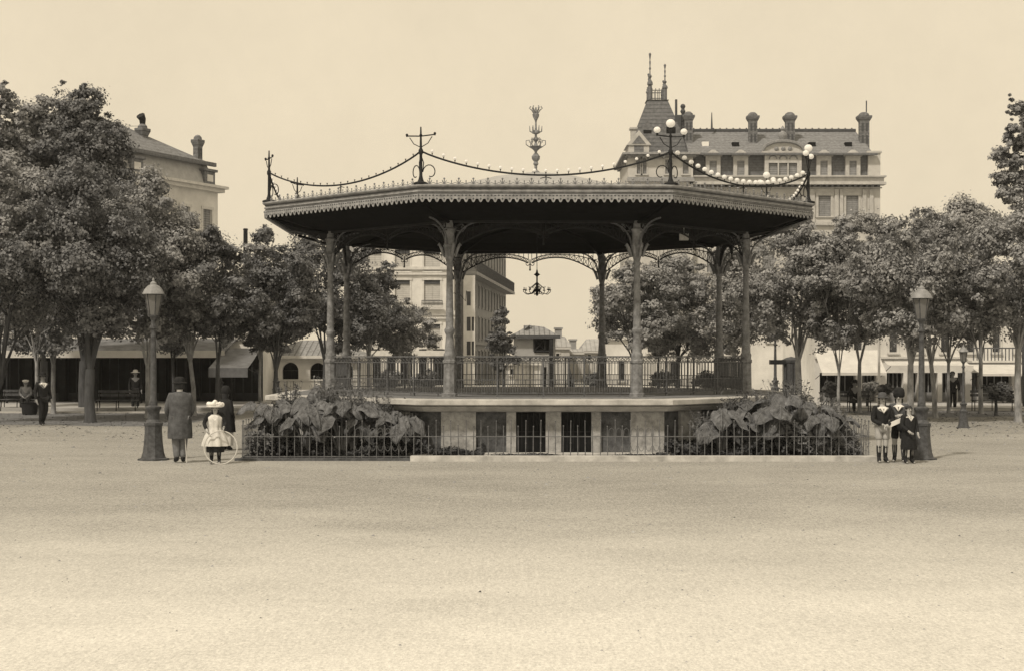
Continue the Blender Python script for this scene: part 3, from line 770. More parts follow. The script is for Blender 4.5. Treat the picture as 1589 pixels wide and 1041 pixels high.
# right side -------------------------------------------------------
tree('tree reaching left toward the open sky right of the far columns', 985, 60, 385, 545, 66, fork=560, tr=.15, seed=20, m=M_leaf, bark=M_barkd, n=15000, group=GRr, nb=28)
tree('dense tree behind the right bays of the bandstand', 1052, 62, 382, 545, 76, fork=560, tr=.17, seed=21, m=M_leaf, bark=M_barkd, n=18000, group=GRr, nb=30)
tree('tree behind the right hand columns with a slim trunk', 1140, 60, 375, 540, 66, fork=560, tr=.13, seed=22, m=M_leafp, n=14000, group=GRr, nb=26)
tree('stout pale tree forking low beside the leaning ladder', 1238, 57, 334, 530, 92, fork=560, tr=.2, seed=23, m=M_leaf, n=22000, group=GRr, nb=36)
tree('slim tree forked like a Y before the white awning', 1302, 55, 331, 530, 66, fork=575, tr=.09, seed=24, m=M_leaf, n=14000, group=GRr, nb=26, nl=3)
tree('slim pale tree forked above the middle of the awnings', 1334, 58, 321, 530, 70, fork=560, tr=.12, seed=25, m=M_leafp, n=15000, group=GRr, nb=26, nl=3)
tree('pale spotted trunk right behind the two capped boys', 1413, 50, 321, 535, 92, fork=565, tr=.17, seed=26, m=M_leaf, n=23000, group=GRr, nb=38)
tree('leaning pale trunk just right of the right lamp', 1452, 53, 316, 530, 82, fork=565, tr=.13, seed=27, m=M_leaf, n=19000, lean=-.2, group=GRr, nb=32)
tree('slim dark trunk between the right lamp and the far small lamp', 1472, 58, 311, 530, 74, fork=560, tr=.1, seed=28, m=M_leafp, n=15000, group=GRr, nb=28)
tree('tree over the white awning at far right', 1522, 57, 292, 525, 84, fork=560, tr=.13, seed=29, m=M_leafp, n=19000, group=GRr, nb=32)
tree('pale trunked tree cut by the right edge', 1580, 50, 296, 520, 99, fork=540, tr=.17, seed=30, m=M_leaf, n=20000, group=GRr, nb=34)
tree('tall loose feathery tree rising at the right edge', 1592, 62, 148, 420, 46, fork=470, tr=.2, seed=31, m=M_leaf, bark=M_barkd, n=13000, group=GRr, nb=24, ls=.16, dpt=1.6, plume=(20, 150, -8), spires=((1568, 148), (1590, 160)))
# shrubs among the shops -------------------------------------------
def shrub(label, px, D, base, top, hw, seed, m=None, n=3000, stem=True):
    rnd = random.Random(seed); t = thing('shrub', label, 'shrub', (PX(px, D), D, 0), 0, 'clipped shrubs on the far side')
    z0, z1, rx = PZ(base, D), PZ(top, D), hw / F * D
    bl = [(rnd.uniform(-.5, .5) * rx, rnd.uniform(-.5, .5) * rx, z0 + (z1 - z0) * rnd.uniform(.3, .72), rx * rnd.uniform(.35, .55)) for _ in range(9)]
    crown_cloud(bl, n, .09, seed, m or M_leafd, t).name = 'foliage'
    mb = MB(); mb.tube([(0, 0, 0), (0.02, 0, z0 * .5), (0, 0, z0 + (z1 - z0) * .4)], [.07, .06, .04], 7)
    mb.build('stem', M_barkd, t)
shrub('round clipped shrub on a dark stem before the far right awning', 1545, 55, 625, 590, 24, 50)
shrub('dark shrub under the white awning beside the slim forked tree', 1290, 62, 618, 590, 14, 51)
shrub('pale shrub between the flagpole and the bench', 1345, 62, 622, 590, 20, 52, m=M_leafp)
shrub('bushy shrub right of the ladder', 1372, 60, 620, 585, 14, 53)
shrub('dark shrub behind the railing, right of the dark post', 925, 62, 606, 572, 18, 54)
shrub('dark shrub behind the right hand railing, left of the far column', 1030, 62, 606, 570, 22, 55)
shrub('wide dark shrub behind the right hand railing near its end', 1098, 63, 606, 572, 28, 56)
shrub('dark shrub behind the left hand railing', 600, 60, 608, 575, 26, 57)
shrub('dark shrub behind the railing beside the nearest left column', 660, 60, 608, 570, 24, 58)
# ------------------------------------------------------------------ lamps
def lamp(label, px, D, H=3.84, first=None, slim=False):
    if first is not None:
        t = copy_tree(first); t.location = (PX(px, D), D, 0); t['label'] = label; s = H / 3.84; t.scale = (s, s, s); return t
    t = thing('street_lamp', label, 'street lamp', (PX(px, D), D, 0), 0, 'gas lamps of the square')
    mb = MB(); mb.lathe([(.33, 0), (.33, .035), (.26, .05), (.225, .16), (.2, .35), (.18, .62), (.185, .72), (.2, .74), (.2, .79), (.16, .81)], 8, rot=PI / 8)
    mb.build('pedestal', M_lampiron, t, ang=25)
    mb = MB(); mb.lathe([(.16, .8), (.15, .84), (.13, .86), (.125, .95), (.14, 1.05), (.17, 1.09), (.17, 1.13), (.09, 1.16), (.09, 1.24), (.072, 1.3), (.064, 2.2), (.052, 2.75), (.08, 2.78), (.08, 2.82), (.05, 2.86), (.05, 2.95), (.07, 2.99), (.085, 3.03), (.03, 3.05)], 12)
    mb.build('post', M_lampiron, t)
    mb = MB()
    mb.lathe([(.11, 3.02), (.12, 3.05), (.1, 3.06)], 6)
    for j in range(6):
        a = j * PI / 3; c, s = math.cos(a), math.sin(a)
        mb.tube([(c * .11, s * .11, 3.05), (c * .185, s * .185, 3.5)], .012, 4)
        c2, s2 = math.cos(a + PI / 3), math.sin(a + PI / 3)
        mb.tube([(c * .185, s * .185, 3.5), (c2 * .185, s2 * .185, 3.5)], .014, 4)
    hd = mb.build('lantern', M_lampiron, t)
    mb = MB(); mb.lathe([(.104, 3.06), (.178, 3.49)], 6)
    mb.build('glass', M_lglass, hd, ang=10)
    mb = MB(); mb.lathe([(.04, 3.06), (.03, 3.2), (.02, 3.22), (.02, 3.3), (.035, 3.32), (.01, 3.36)], 6); mb.build('burner', M_darkiron, hd)
    mb = MB(); mb.lathe([(.24, 3.5), (.23, 3.53), (.19, 3.6), (.13, 3.67), (.07, 3.7), (.07, 3.73), (.05, 3.75), (.02, 3.78), (.03, 3.8), (.012, 3.85)], 12)
    mb.build('cap', mat('lamp_cap_metal', .16, .3, scale=8, rough=.5), t)
    return t
M_lampiron = mat('lamp_iron', .035, .11, scale=12, rough=.55, bump=.2)
M_lglass = mat('lantern_glass', .3, .42, scale=3, rough=.2, spec=.5, trans=.6)
lp = lamp('tall cast iron gas lamp standing left of the man in the long coat', 238, 31.7)
lamp('tall cast iron gas lamp standing right beside the three boys', 1430, 31.9, 3.75, lp)
lamp('shorter gas lamp on the open ground at far right', 1495, 46.0, 2.55, lp)
lamp('distant gas lamp behind the right clump of big leaves', 1203, 68.0, 3.7, lp)
lamp('distant gas lamp in front of the arched white building', 429, 66.0, 3.75, lp)
lamp('distant gas lamp half hidden among trunks, right of the man in the coat', 342, 66.0, 3.6, lp)
# ------------------------------------------------------------------ benches, bin
def bench(label, px0, px1, D):
    w_ = (px1 - px0) / F * D; t = thing('park_bench', label, 'bench', (PX((px0 + px1) / 2, D), D, 0), 0, 'park benches')
    mb = MB(); 
    for i in range(4): mb.box(-w_ / 2, w_ / 2, -.2 + i * .1, -.12 + i * .1, .42, .45)
    mb.build('seat', M_bench, t, smooth=False)
    mb = MB()
    for i in range(2): mb.box(-w_ / 2, w_ / 2, .2, .23, .58 + i * .15, .68 + i * .15)
    mb.build('backrest', M_bench, t, smooth=False)
    for s in (-.46, 0, .46):
        mb = MB(); mb.tube([(s * w_, -.18, 0), (s * w_, -.16, .42)], .02, 5); mb.tube([(s * w_, .2, 0), (s * w_, .19, .42), (s * w_, .22, .82)], .02, 5); mb.tube([(s * w_, -.17, .41), (s * w_, .2, .41)], .018, 5)
        mb.build('leg', M_darkiron, t)
bench('park bench with a dark seated figure, right of the right clump of big leaves', 1282, 1352, 59)
bench('park bench under the tree with the thick dark trunk', 150, 214, 60)
bench('park bench at the far left between the trees', 2, 55, 61)
bench('park bench at far right before the white awning', 1508, 1576, 60)
t = thing('litter_bin', 'squat dark bin on the ground behind the walking figure at far left', 'bin', (PX(47, 56), 56, 0))
mb = MB(); mb.lathe([(.25, 0), (.3, .05), (.33, .42), (.36, .45), (.36, .48), (.3, .48), (.27, .1), (.02, .1)], 12); mb.build('bin_body', M_darkiron, t)
# ------------------------------------------------------------------ buildings
def wall_holes(mb, x0, x1, z0, z1, ops, y=0.0, t=.25):
    """front wall quads at depth y with reveals; ops = [(xa, xb, za, zb)]"""
    xs = sorted({x0, x1, *[v for o in ops for v in o[:2] if x0 < v < x1]}); zs = sorted({z0, z1, *[v for o in ops for v in o[2:] if z0 < v < z1]})
    for i in range(len(xs) - 1):
        for j in range(len(zs) - 1):
            cx, cz = (xs[i] + xs[i + 1]) / 2, (zs[j] + zs[j + 1]) / 2
            if any(o[0] < cx < o[1] and o[2] < cz < o[3] for o in ops): continue
            mb.add([(xs[i], y, zs[j]), (xs[i + 1], y, zs[j]), (xs[i + 1], y, zs[j + 1]), (xs[i], y, zs[j + 1])], [(0, 1, 2, 3)])
    for a, b, c, d in ops:
        mb.add([(a, y, c), (b, y, c), (b, y, d), (a, y, d), (a, y + t, c), (b, y + t, c), (b, y + t, d), (a, y + t, d)], [(0, 4, 5, 1), (1, 5, 6, 2), (2, 6, 7, 3), (3, 7, 4, 0)])
def shell(mb, x0, x1, z0, z1, dep, top=True):
    """sides, back and top behind a front wall at y=0"""
    mb.add([(x0, 0, z0), (x1, 0, z0), (x1, dep, z0), (x0, dep, z0), (x0, 0, z1), (x1, 0, z1), (x1, dep, z1), (x0, dep, z1)], [(1, 2, 6, 5), (2, 3, 7, 6), (3, 0, 4, 7)] + ([(4, 5, 6, 7)] if top else []))
def window(par, M, a, b, c, d, pane=None, frame=None, y=0.0, surround=.09, sill=True, proud=.04, cross=True):
    mb = MB(M)
    if surround:
        s = surround
        mb.box(a - s, a, y - proud, y + .02, c, d); mb.box(b, b + s, y - proud, y + .02, c, d); mb.box(a - s * 1.4, b + s * 1.4, y - proud - .03, y + .02, d, d + s * 1.4)
        if sill: mb.box(a - s * 1.3, b + s * 1.3, y - proud - .06, y + .02, c - .1, c)
    else: mb.box(a, b, y + .02, y + .05, c, c + .05)
    wd = mb.build('window', frame or M_trim, par, smooth=False)
    mb = MB(M); mb.box(a + .01, b - .01, y + .1, y + .13, c + .01, d - .01)
    if cross: mb.box((a + b) / 2 - .02, (a + b) / 2 + .02, y + .07, y + .098, c + .01, d - .01)
    mb.build('shutter' if pane in (M_shutter, M_shutterp) else 'pane', pane or M_glass, wd, smooth=False)
    return wd
I4 = Matrix.Identity(4)
def chimney(par, x, y, z0, z1, w_, m=None, name='chimney'):
    mb = MB(); mb.box(x - w_ / 2, x + w_ / 2, y - w_ * .4, y + w_ * .4, z0, z1 - .75)
    mb.frustum((x - w_ / 2, x + w_ / 2, y - w_ * .4, y + w_ * .4, z1 - .75), (x - w_ * .75, x + w_ * .75, y - w_ * .6, y + w_ * .6, z1 - .45))
    mb.box(x - w_ * .75, x + w_ * .75, y - w_ * .6, y + w_ * .6, z1 - .448, z1 - .3)
    mb.lathe([(w_ * .6, 0), (w_ * .55, .14), (w_ * .3, .27), (.02, .3)], 10, (x, y, z1 - .298))
    c = mb.build(name, m or mat('chimney_brick', .09, .22, scale=6, lines=(.25, 2, .5)), par, smooth=False)
    mb = MB()
    for i in range(3):
        zz = z0 + (z1 - .9 - z0) * (i + .35) / 3
        for s in (-.22, .22): mb.box(x + s * w_ - w_ * .11, x + s * w_ + w_ * .11, y - w_ * .4 - .02, y - w_ * .4 - .003, zz, zz + (z1 - z0) * .17)
    mb.build('chimney_recess_shade', M_fasdark, c, smooth=False)  # dark plates on the face stand in for shade in recesses
    return c
# ---- grand hotel -------------------------------------------------
def hotel():
    D = 110.0; X0 = PX(1075, D)
    t = thing('corner_mansion', 'grand pale mansion with slate roof, tall chimneys and a steep pavilion tower', 'building', (X0, D, 0))
    q = lambda px: PX(px, D) - X0
    z = lambda py: PZ(py, D)
    W1 = q(1366); dep = 14
    M_hw = mat('mansion_stone', .4, .55, scale=1.2, bump=.15, bscale=5)
    M_ht = mat('mansion_trim', .36, .52, scale=3)
    ops = [(q(a), q(b), z(336), z(304)) for a, b in ((1270, 1289), (1313, 1332), (1226, 1244), (1183, 1201), (1140, 1158), (1097, 1115))]
    ops2 = [(a, b, c - 4.1, d - 4.1) for a, b, c, d in ops]; ops3 = [(a, b, c - 8.1, d - 8.1) for a, b, c, d in ops]
    mb = MB(); wall_holes(mb, 0, W1, 0, z(293), ops + ops2 + ops3); shell(mb, 0, W1, 0, z(276), dep)
    wl = mb.build('wall', M_hw, t, smooth=False)
    for o_ in ops + ops2 + ops3: window(t, I4, *o_, pane=M_shutter, frame=M_ht, surround=.16)
    mb = MB()      # pilasters and bands
    for a, b in ((1256, 1264), (1295, 1301), (1303, 1308), (1338, 1344), (1349, 1355)): mb.box(q(a), q(b), -.12, -.003, z(345), z(294))
    mb.box(-.2, W1 + .12, -.22, -.002, z(350), z(345)); mb.box(-.1, W1 + .06, -.1, -.002, z(352), z(350) - .003)
    mb.box(-.1, W1 + .05, -.1, -.002, z(437), z(432))
    mb.build('pilaster_order', M_ht, t, smooth=False)
    mb = MB()
    mb.box(-.1, W1 + .1, -.15, 0, z(293), z(291)); mb.box(-.3, W1 + .3, -.6, .3, z(288), z(284)); mb.box(-.2, W1 + .2, -.3, .2, z(284) + .002, z(276)); mb.box(-.35, W1 + .35, -.5, .3, z(276) + .003, z(275) + .06)
    cn = mb.build('cornice', M_ht, t, smooth=False)
    mb = MB(); x = 0
    while x < W1: mb.box(x, x + .2, -.5, -.15, z(291) + .003, z(288) - .003); x += .42
    mb.build('dentils', M_slatewall, cn, smooth=False)
    # attic storey
    mb = MB(); mb.box(.15, W1 - .9, .25, dep - .3, z(275), z(240)); mb.build('attic_wall', M_slatewall, t, smooth=False)
    mb = MB(); mb.box(q(1347), q(1366), -.05, 1.2, z(275) + .07, z(238)); mb.box(q(1345), q(1368), -.15, 1.3, z(238) + .003, z(235)); mb.build('attic_pier', M_hw, t, smooth=False)
    for a, b in ((1095, 1118), (1138, 1161), (1267, 1290), (1312, 1335)):
        mb = MB(); A, B = q(a), q(b); wa, wb = A + .28, B - .28
        mb.box(A, wa, -.05, .24, z(275) + .07, z(243)); mb.box(wb, B, -.05, .24, z(275) + .07, z(243)); mb.box(wa + .001, wb - .001, -.05, .24, z(250), z(243))
        mb.box(A - .12, B + .12, -.15, .5, z(243) + .002, z(241)); mb.frustum((A - .1, B + .1, -.1, .6, z(241) + .003), ((A + B) / 2 - .1, (A + B) / 2 + .1, -.05, .6, z(233)))
        dm = mb.build('dormer', M_ht, t, smooth=False)
        mb = MB(); mb.box(wa + .01, wb - .01, .05, .1, z(275) + .08, z(250) - .01); mb.build('shutter', M_shutter, dm, smooth=False)
    # pedimented bay
    mb = MB(); A, B = q(1186), q(1243)
    for a, b in ((A, q(1192)), (q(1206), q(1208)), (q(1221), q(1223)), (q(1236), B)): mb.box(a, b, -.25, .24, z(275) + .07, z(254))
    mb.box(A, B, -.25, .24, z(254) + .002, z(239)); mb.box(A - .2, B + .2, -.4, .3, z(239) + .003, z(236))
    pts = [(A - .1, z(236) + .005)] + [((A + B) / 2 - math.cos(i * PI / 12) * (B - A + .2) / 2, z(236) + .005 + math.sin(i * PI / 12) * (z(222) - z(236))) for i in range(13)]
    pts = [((A + B) / 2 + math.cos(i * PI / 12) * (B - A + .3) / 2, z(236) + .005 + math.sin(i * PI / 12) * (z(221) - z(236))) for i in range(13)]
    mb.prism(pts, -.2, .6)
    bay = mb.build('pedimented_dormer', M_ht, t, smooth=False)
    mb = MB(); mb.tube([((A + B) / 2 + math.cos(i * PI / 12) * (B - A + .3) / 2, -.3, z(236) + .05 + math.sin(i * PI / 12) * (z(221) - z(236))) for i in range(13)], .13, 5)
    mb.lathe([(.3, 0), (.2, .2), (.35, .5), (.3, .7), (.12, .85), (.2, 1.0), (.02, 1.25)], 8, ((A + B) / 2, 0, z(222)))
    for i in range(3): mb.tube([((A + B) / 2 + (i - 1) * .75 + math.cos(u * PI / 6) * .28, -.27, z(248) + math.sin(u * PI / 6) * .25) for u in range(7)], .05, 4)
    for i in (-1, 0, 1): mb.ball(((A + B) / 2 + i * .5, -.24, z(232)), .17, 6, 4)
    mb.build('carved_ornament', mat('carved_stone', .16, .3, scale=7), bay)
    for a, b in ((1192, 1206), (1208, 1221), (1223, 1236)):
        mb = MB(); mb.box(q(a) + .01, q(b) - .01, -.08, -.03, z(275) + .08, z(254) - .01); mb.build('shutter', M_shutter, bay, smooth=False)
    # roof
    zr, ze = z(193), z(240); yb = 6.5
    mb = MB(); mb.add([(-.3, -.15, ze), (W1 - .5, -.15, ze), (q(1345), yb * .55, zr), (-.3, yb * .55, zr), (-.3, dep, ze), (W1 - .5, dep, ze), (q(1345), dep - yb * .55, zr), (-.3, dep - yb * .55, zr)],
           [(0, 1, 2, 3), (1, 5, 6, 2), (5, 4, 7, 6), (4, 0, 3, 7), (3, 2, 6, 7)])
    rf = mb.build('roof', M_slate, t, smooth=False)
    mb = MB(); mb.tube([(-.3, yb * .55, zr + .05), (q(1345), yb * .55, zr + .05)], .14, 6); x = 0
    while x < q(1345): mb.ball((x, yb * .55, zr + .2), .07, 5, 3); x += .5
    mb.build('ridge', M_fasdark, rf)
    mb = MB(); mb.box(-.2, W1 - .3, -.5, -.16, z(242), z(239)); mb.build('gutter', M_slatewall, rf, smooth=False)
    for px, py, mm in ((1098, 220, M_wht), (1145, 221, M_black), (1265, 221, M_black), (1322, 221, M_black)):
        f = (PZ(py, D) - ze) / (zr - ze); y = -.15 + f * (yb * .55 + .15)
        mb = MB(); mb.box(q(px) - .25, q(px) + .25, y - .3, y + .3, PZ(py, D) - .2, PZ(py, D) + .15); mb.build('skylight', mm, rf, smooth=False)
    for px, top, bt, w_ in ((1174.5, 168, 218, .62), (1233, 168, 218, .66), (1350, 168, 222, .7), (1073, 167, 214, .6)): chimney(rf, q(px), 1.9, z(bt) - 1, z(top), w_)
    mb = MB(); mb.tube([(q(1354), 1.9, z(168)), (q(1354), 1.9, z(150))], .05, 5); mb.build('lightning_rod', M_fasdark, rf)
    mb = MB(); mb.tube([(q(1113), 3, z(193)), (q(1113), 3, z(165))], [.09, .03], 5); mb.build('spike', M_fasdark, rf)
    mb = MB(); mb.tube([(q(1055), 2.5, z(200)), (q(1055), 2.5, z(146))], .1, 6)
    mb.build('stove_pipe', M_fasdark, rf)
    mb = MB(); mb.tube([(q(1065), 2.2, z(210)), (q(1065), 2.2, z(156))], .13, 6)
    for py in (158, 166, 180, 192, 200): mb.ball((q(1065), 2.2, z(py)), .2, 6, 4)
    mb.build('stove_pipe', M_fasdark, rf)
    mb = MB(); mb.box(q(1052), q(1062), 2.0, 3.0, z(215), z(172)); mb.build('chimney', M_fasdark, rf, smooth=False)
    # tower
    TX0, TX1 = q(974), -.35
    Mt = I4
    top = z(246)
    o5 = [(q(1031), q(1042), z(272), z(250)), (q(1058), q(1067), z(272), z(250)), (q(987), q(993), z(272), z(248)), (q(996), q(1002), z(272), z(248))]
    o5b = [(a, b, c - 4.3, d - 4.0) for a, b, c, d in o5] + [(a, b, c - 8.6, d - 8.3) for a, b, c, d in o5]
    mb = MB(Matrix.Translation((0, -.6, 0))); wall_holes(mb, TX0, TX1 + .3, 0, top, o5 + o5b); shell(mb, TX0, TX1 + .3, 0, top, 8.5)
    tw = mb.build('tower_wall', M_hw, t, smooth=False)
    for o_ in o5 + o5b: window(t, Matrix.Translation((0, -.6, 0)), *o_, pane=M_shutter, frame=M_ht, surround=.1)
    mb = MB(); y0 = -.6
    mb.box(TX0 - .1, TX1 + .4, y0 - .2, y0 - .002, z(284), z(279)); mb.box(TX0 - .05, TX1 + .35, y0 - .1, y0 - .002, z(279) + .002, z(277))
    mb.box(TX0 - .2, TX1 + .5, y0 - .3, 8.1, top + .002, z(243)); mb.box(TX0 - .45, TX1 + .75, y0 - .6, 8.4, z(243) + .002, z(240))
    x = TX0
    while x < TX1: mb.box(x, x + .16, y0 - .45, y0 - .003, z(248), top - .002); x += .5
    mb.build('tower_cornice', mat('tower_cornice_stone', .2, .36, scale=5), t, smooth=False)
    cx_, hw0, hwt = q(1026), (q(1073) - q(981)) / 2, (q(1040) - q(1012)) / 2
    cyy = 3.4; prof = [(hw0 + .3, z(240) + .003), (hw0 * .93, z(230)), (hw0 * .82, z(208)), (hw0 * .62, z(180)), (hwt + .1, z(147)), (hwt + .18, z(146)), (hwt, z(145))]
    mb = MB(); vs = []; fs = []
    for h, zz in prof:
        hy = h * 1.0
        vs += [(cx_ - h, cyy - hy, zz), (cx_ + h, cyy - hy, zz), (cx_ + h, cyy + hy, zz), (cx_ - h, cyy + hy, zz)]
    for i in range(len(prof) - 1):
        for k in range(4): fs.append((i * 4 + k, i * 4 + (k + 1) % 4, i * 4 + 4 + (k + 1) % 4, i * 4 + 4 + k))
    fs.append(tuple(len(vs) - 4 + k for k in range(4)))
    mb.add(vs, fs); tr_ = mb.build('tower_roof', mat('tower_slate', .08, .18, scale=5, detail=9, lines=(.3, 2, .5)), t, smooth=False)
    mb = MB()
    for sx in (-1, 1):
        for sy in (-1, 1):
            x, y = cx_ + sx * (hwt - .1), cyy + sy * (hwt - .1)
            zt = z(70) if sx < 0 else z(88)
            zb = z(145); H = zt - zb
            if sy > 0: H *= .62
            mb.lathe([(.16, 0), (.16, 1.0), (.1, 1.05), (.06, H * .27), (.22, H * .32), (.2, H * .37), (.06, H * .44), (.15, H * .5), (.05, H * .54), (.04, H * .62), (.09, H * .66), (.035, H * .7), (.07, H * .8), (.03, H * .84), (.1, H * .97), (.01, H)], 8, (x, y, zb))
        for j in range(6):
            f = -1 + 2 * j / 5
            mb.tube([(cx_ + sx * (hwt - .1), cyy + f * (hwt - .1), z(145)), (cx_ + sx * (hwt - .1), cyy + f * (hwt - .1), z(129))], .03, 4)
    for sy in (-1, 1):
        for zz in (z(145) + .1, z(130)): mb.tube([(cx_ - hwt, cyy + sy * (hwt - .1), zz), (cx_ + hwt, cyy + sy * (hwt - .1), zz)], .035, 4)
        for j in range(1, 5):
            x = cx_ - hwt + 2 * hwt * j / 5; mb.tube([(x, cyy + sy * (hwt - .1), z(145)), (x, cyy + sy * (hwt - .1), z(127))], .03, 4)
    mb.build('roof_cresting', mat('zinc_finials', .1, .18, scale=6), tr_)
    for px, py, s in ((1008, 200, 1.0), (1045, 196, 1.15)):      # oval dark dormers
        xx = q(px); zz = z(py); yy = cyy - hw0 * .68 - .2
        mb = MB(); mb.prism([(xx - .55 * s, zz - .75 * s), (xx + .55 * s, zz - .75 * s), (xx + .6 * s, zz + .1 * s), (xx, zz + .85 * s), (xx - .6 * s, zz + .1 * s)], yy, yy + 2.0)
        dd = mb.build('roof_dormer', mat('dormer_slate', .09, .2, scale=6), tr_, smooth=False)
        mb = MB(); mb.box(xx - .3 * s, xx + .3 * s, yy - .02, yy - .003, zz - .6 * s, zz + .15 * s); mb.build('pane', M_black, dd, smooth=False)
    xx = q(990); mb = MB(); yy = -.75
    mb.box(xx - .75, xx + .75, yy, yy + 3, z(240) + .003, z(228)); mb.prism([(xx - .9, z(228) + .003), (xx + .9, z(228) + .003), (xx, z(205))], yy - .1, yy + 3)
    gd = mb.build('gabled_dormer', M_ht, tr_, smooth=False)
    mb = MB(); mb.prism([(xx - .5, z(226)), (xx + .5, z(226)), (xx, z(213))], yy - .13, yy - .105); mb.box(xx - .35, xx + .35, yy - .02, yy - .003, z(239), z(229)); mb.build('gable_panel', M_slatewall, gd, smooth=False)
    mb = MB(); mb.box(q(991) - .35, q(991) + .35, 2.5, 3.2, z(225), z(193)); mb.box(q(991) - .45, q(991) + .45, 2.4, 3.3, z(193) + .002, z(190)); mb.build('chimney', M_ht, tr_, smooth=False)
hotel()
# ---- mansard building on the left --------------------------------
def left_mansard():
    xr, Dr = 338, 92.0; xl, Dl = 155, 82.5
    p0 = Vector((PX(xl, Dl), Dl)); p1 = Vector((PX(xr, Dr), Dr)); u = p1 - p0; Lr = u.length; a = math.atan2(u.y, u.x)
    t = thing('apartment_house', 'pale apartment house with a mansard roof showing above the trees on the left', 'building', (p0.x, p0.y, 0), a)
    zc = PZ(300, Dr); ze = PZ(256, Dr); zr = ze + 2.0; dep = 12
    ops = []
    n = 5; sp = Lr / n
    for i in range(n):
        xc = Lr - sp * (i + .5) + .0
        for zz in (zc - 3.0, zc - 6.6, zc - 10.1): ops.append((xc - .42, xc + .42, zz, zz + 1.9))
    ops = [o for o in ops if o[2] > 0]
    mb = MB(); wall_holes(mb, 0, Lr, 0, zc, ops); shell(mb, 0, Lr, 0, zc, dep); mb.build('wall', M_wall, t, smooth=False)
    for o_ in ops: window(t, I4, *o_, pane=M_shutter, surround=.12)
    mb = MB(); mb.box(-.2, Lr + .25, -.35, .2, zc + .002, zc + .22); mb.box(-.3, Lr + .4, -.55, .3, zc + .224, zc + .38); mb.box(-.1, Lr + .1, -.12, -.002, zc - 3.5, zc - 3.3); mb.build('cornice', M_trim, t, smooth=False)
    mb = MB(); z0 = zc + .382; b = .5
    mb.add([(0, .1, z0), (Lr, .1, z0), (Lr, dep, z0), (0, dep, z0), (b * .3, b, ze), (Lr - b, b, ze), (Lr - b, dep - b, ze), (b * .3, dep - b, ze)], [(0, 1, 5, 4), (1, 2, 6, 5), (2, 3, 7, 6), (3, 0, 4, 7)])
    mb.build('mansard', mat('mansard_zinc', .3, .42, scale=3), t, smooth=False)
    mb = MB(); e = .3
    mb.add([(-e, b - e, ze), (Lr - b + e, b - e, ze), (Lr - b + e, dep - b + e, ze), (-e, dep - b + e, ze), (-e + .3, dep * .26, zr), (Lr - 5.6, dep * .26, zr)], [(0, 1, 5, 4), (1, 2, 5), (2, 3, 4, 5), (3, 0, 4), (0, 3, 2, 1)])
    rf = mb.build('roof', M_slate, t, smooth=False)
    mb = MB(); mb.box(-e, Lr - b + e + .1, b - e - .18, b - e - .002, ze - .15, ze + .08); mb.build('gutter', M_slatewall, rf, smooth=False)
    for i in (0, 3, 4):
        xc = Lr - sp * (i + .5) + (.35 if i == 0 else 0)
        mb = MB(); mb.box(xc - .5, xc + .5, .05, 1.0, z0 + .1, ze - .5); mb.box(xc - .65, xc + .65, -.05, 1.1, ze - .498, ze - .35)
        dm = mb.build('dormer', M_slatewall, t, smooth=False)
        mb = MB(); mb.box(xc - .28, xc + .28, .02, .047, z0 + .25, ze - .7); mb.build('pane', M_wall, dm, smooth=False)
    chimney(rf, Lr - 1.0, .75, ze - 1.2, PZ(212, Dr), .45); chimney(rf, 6.2, 2.2, ze - .3, PZ(192, 89), .5)
    mb = MB(); mb.tube([(6.2, 2.2, PZ(193, 89)), (6.2, 2.2, PZ(186, 89)), (6.0, 2.2, PZ(180, 89))], [.16, .2, .26], 8)
    for s in (-1, 1): mb.tube([(6.2, 2.2, PZ(196, 89)), (6.2 + s * 2.0, 3.4, zr - .3)], .012, 4)
    mb.build('chimney_cowl', M_darkiron, rf)
left_mansard()
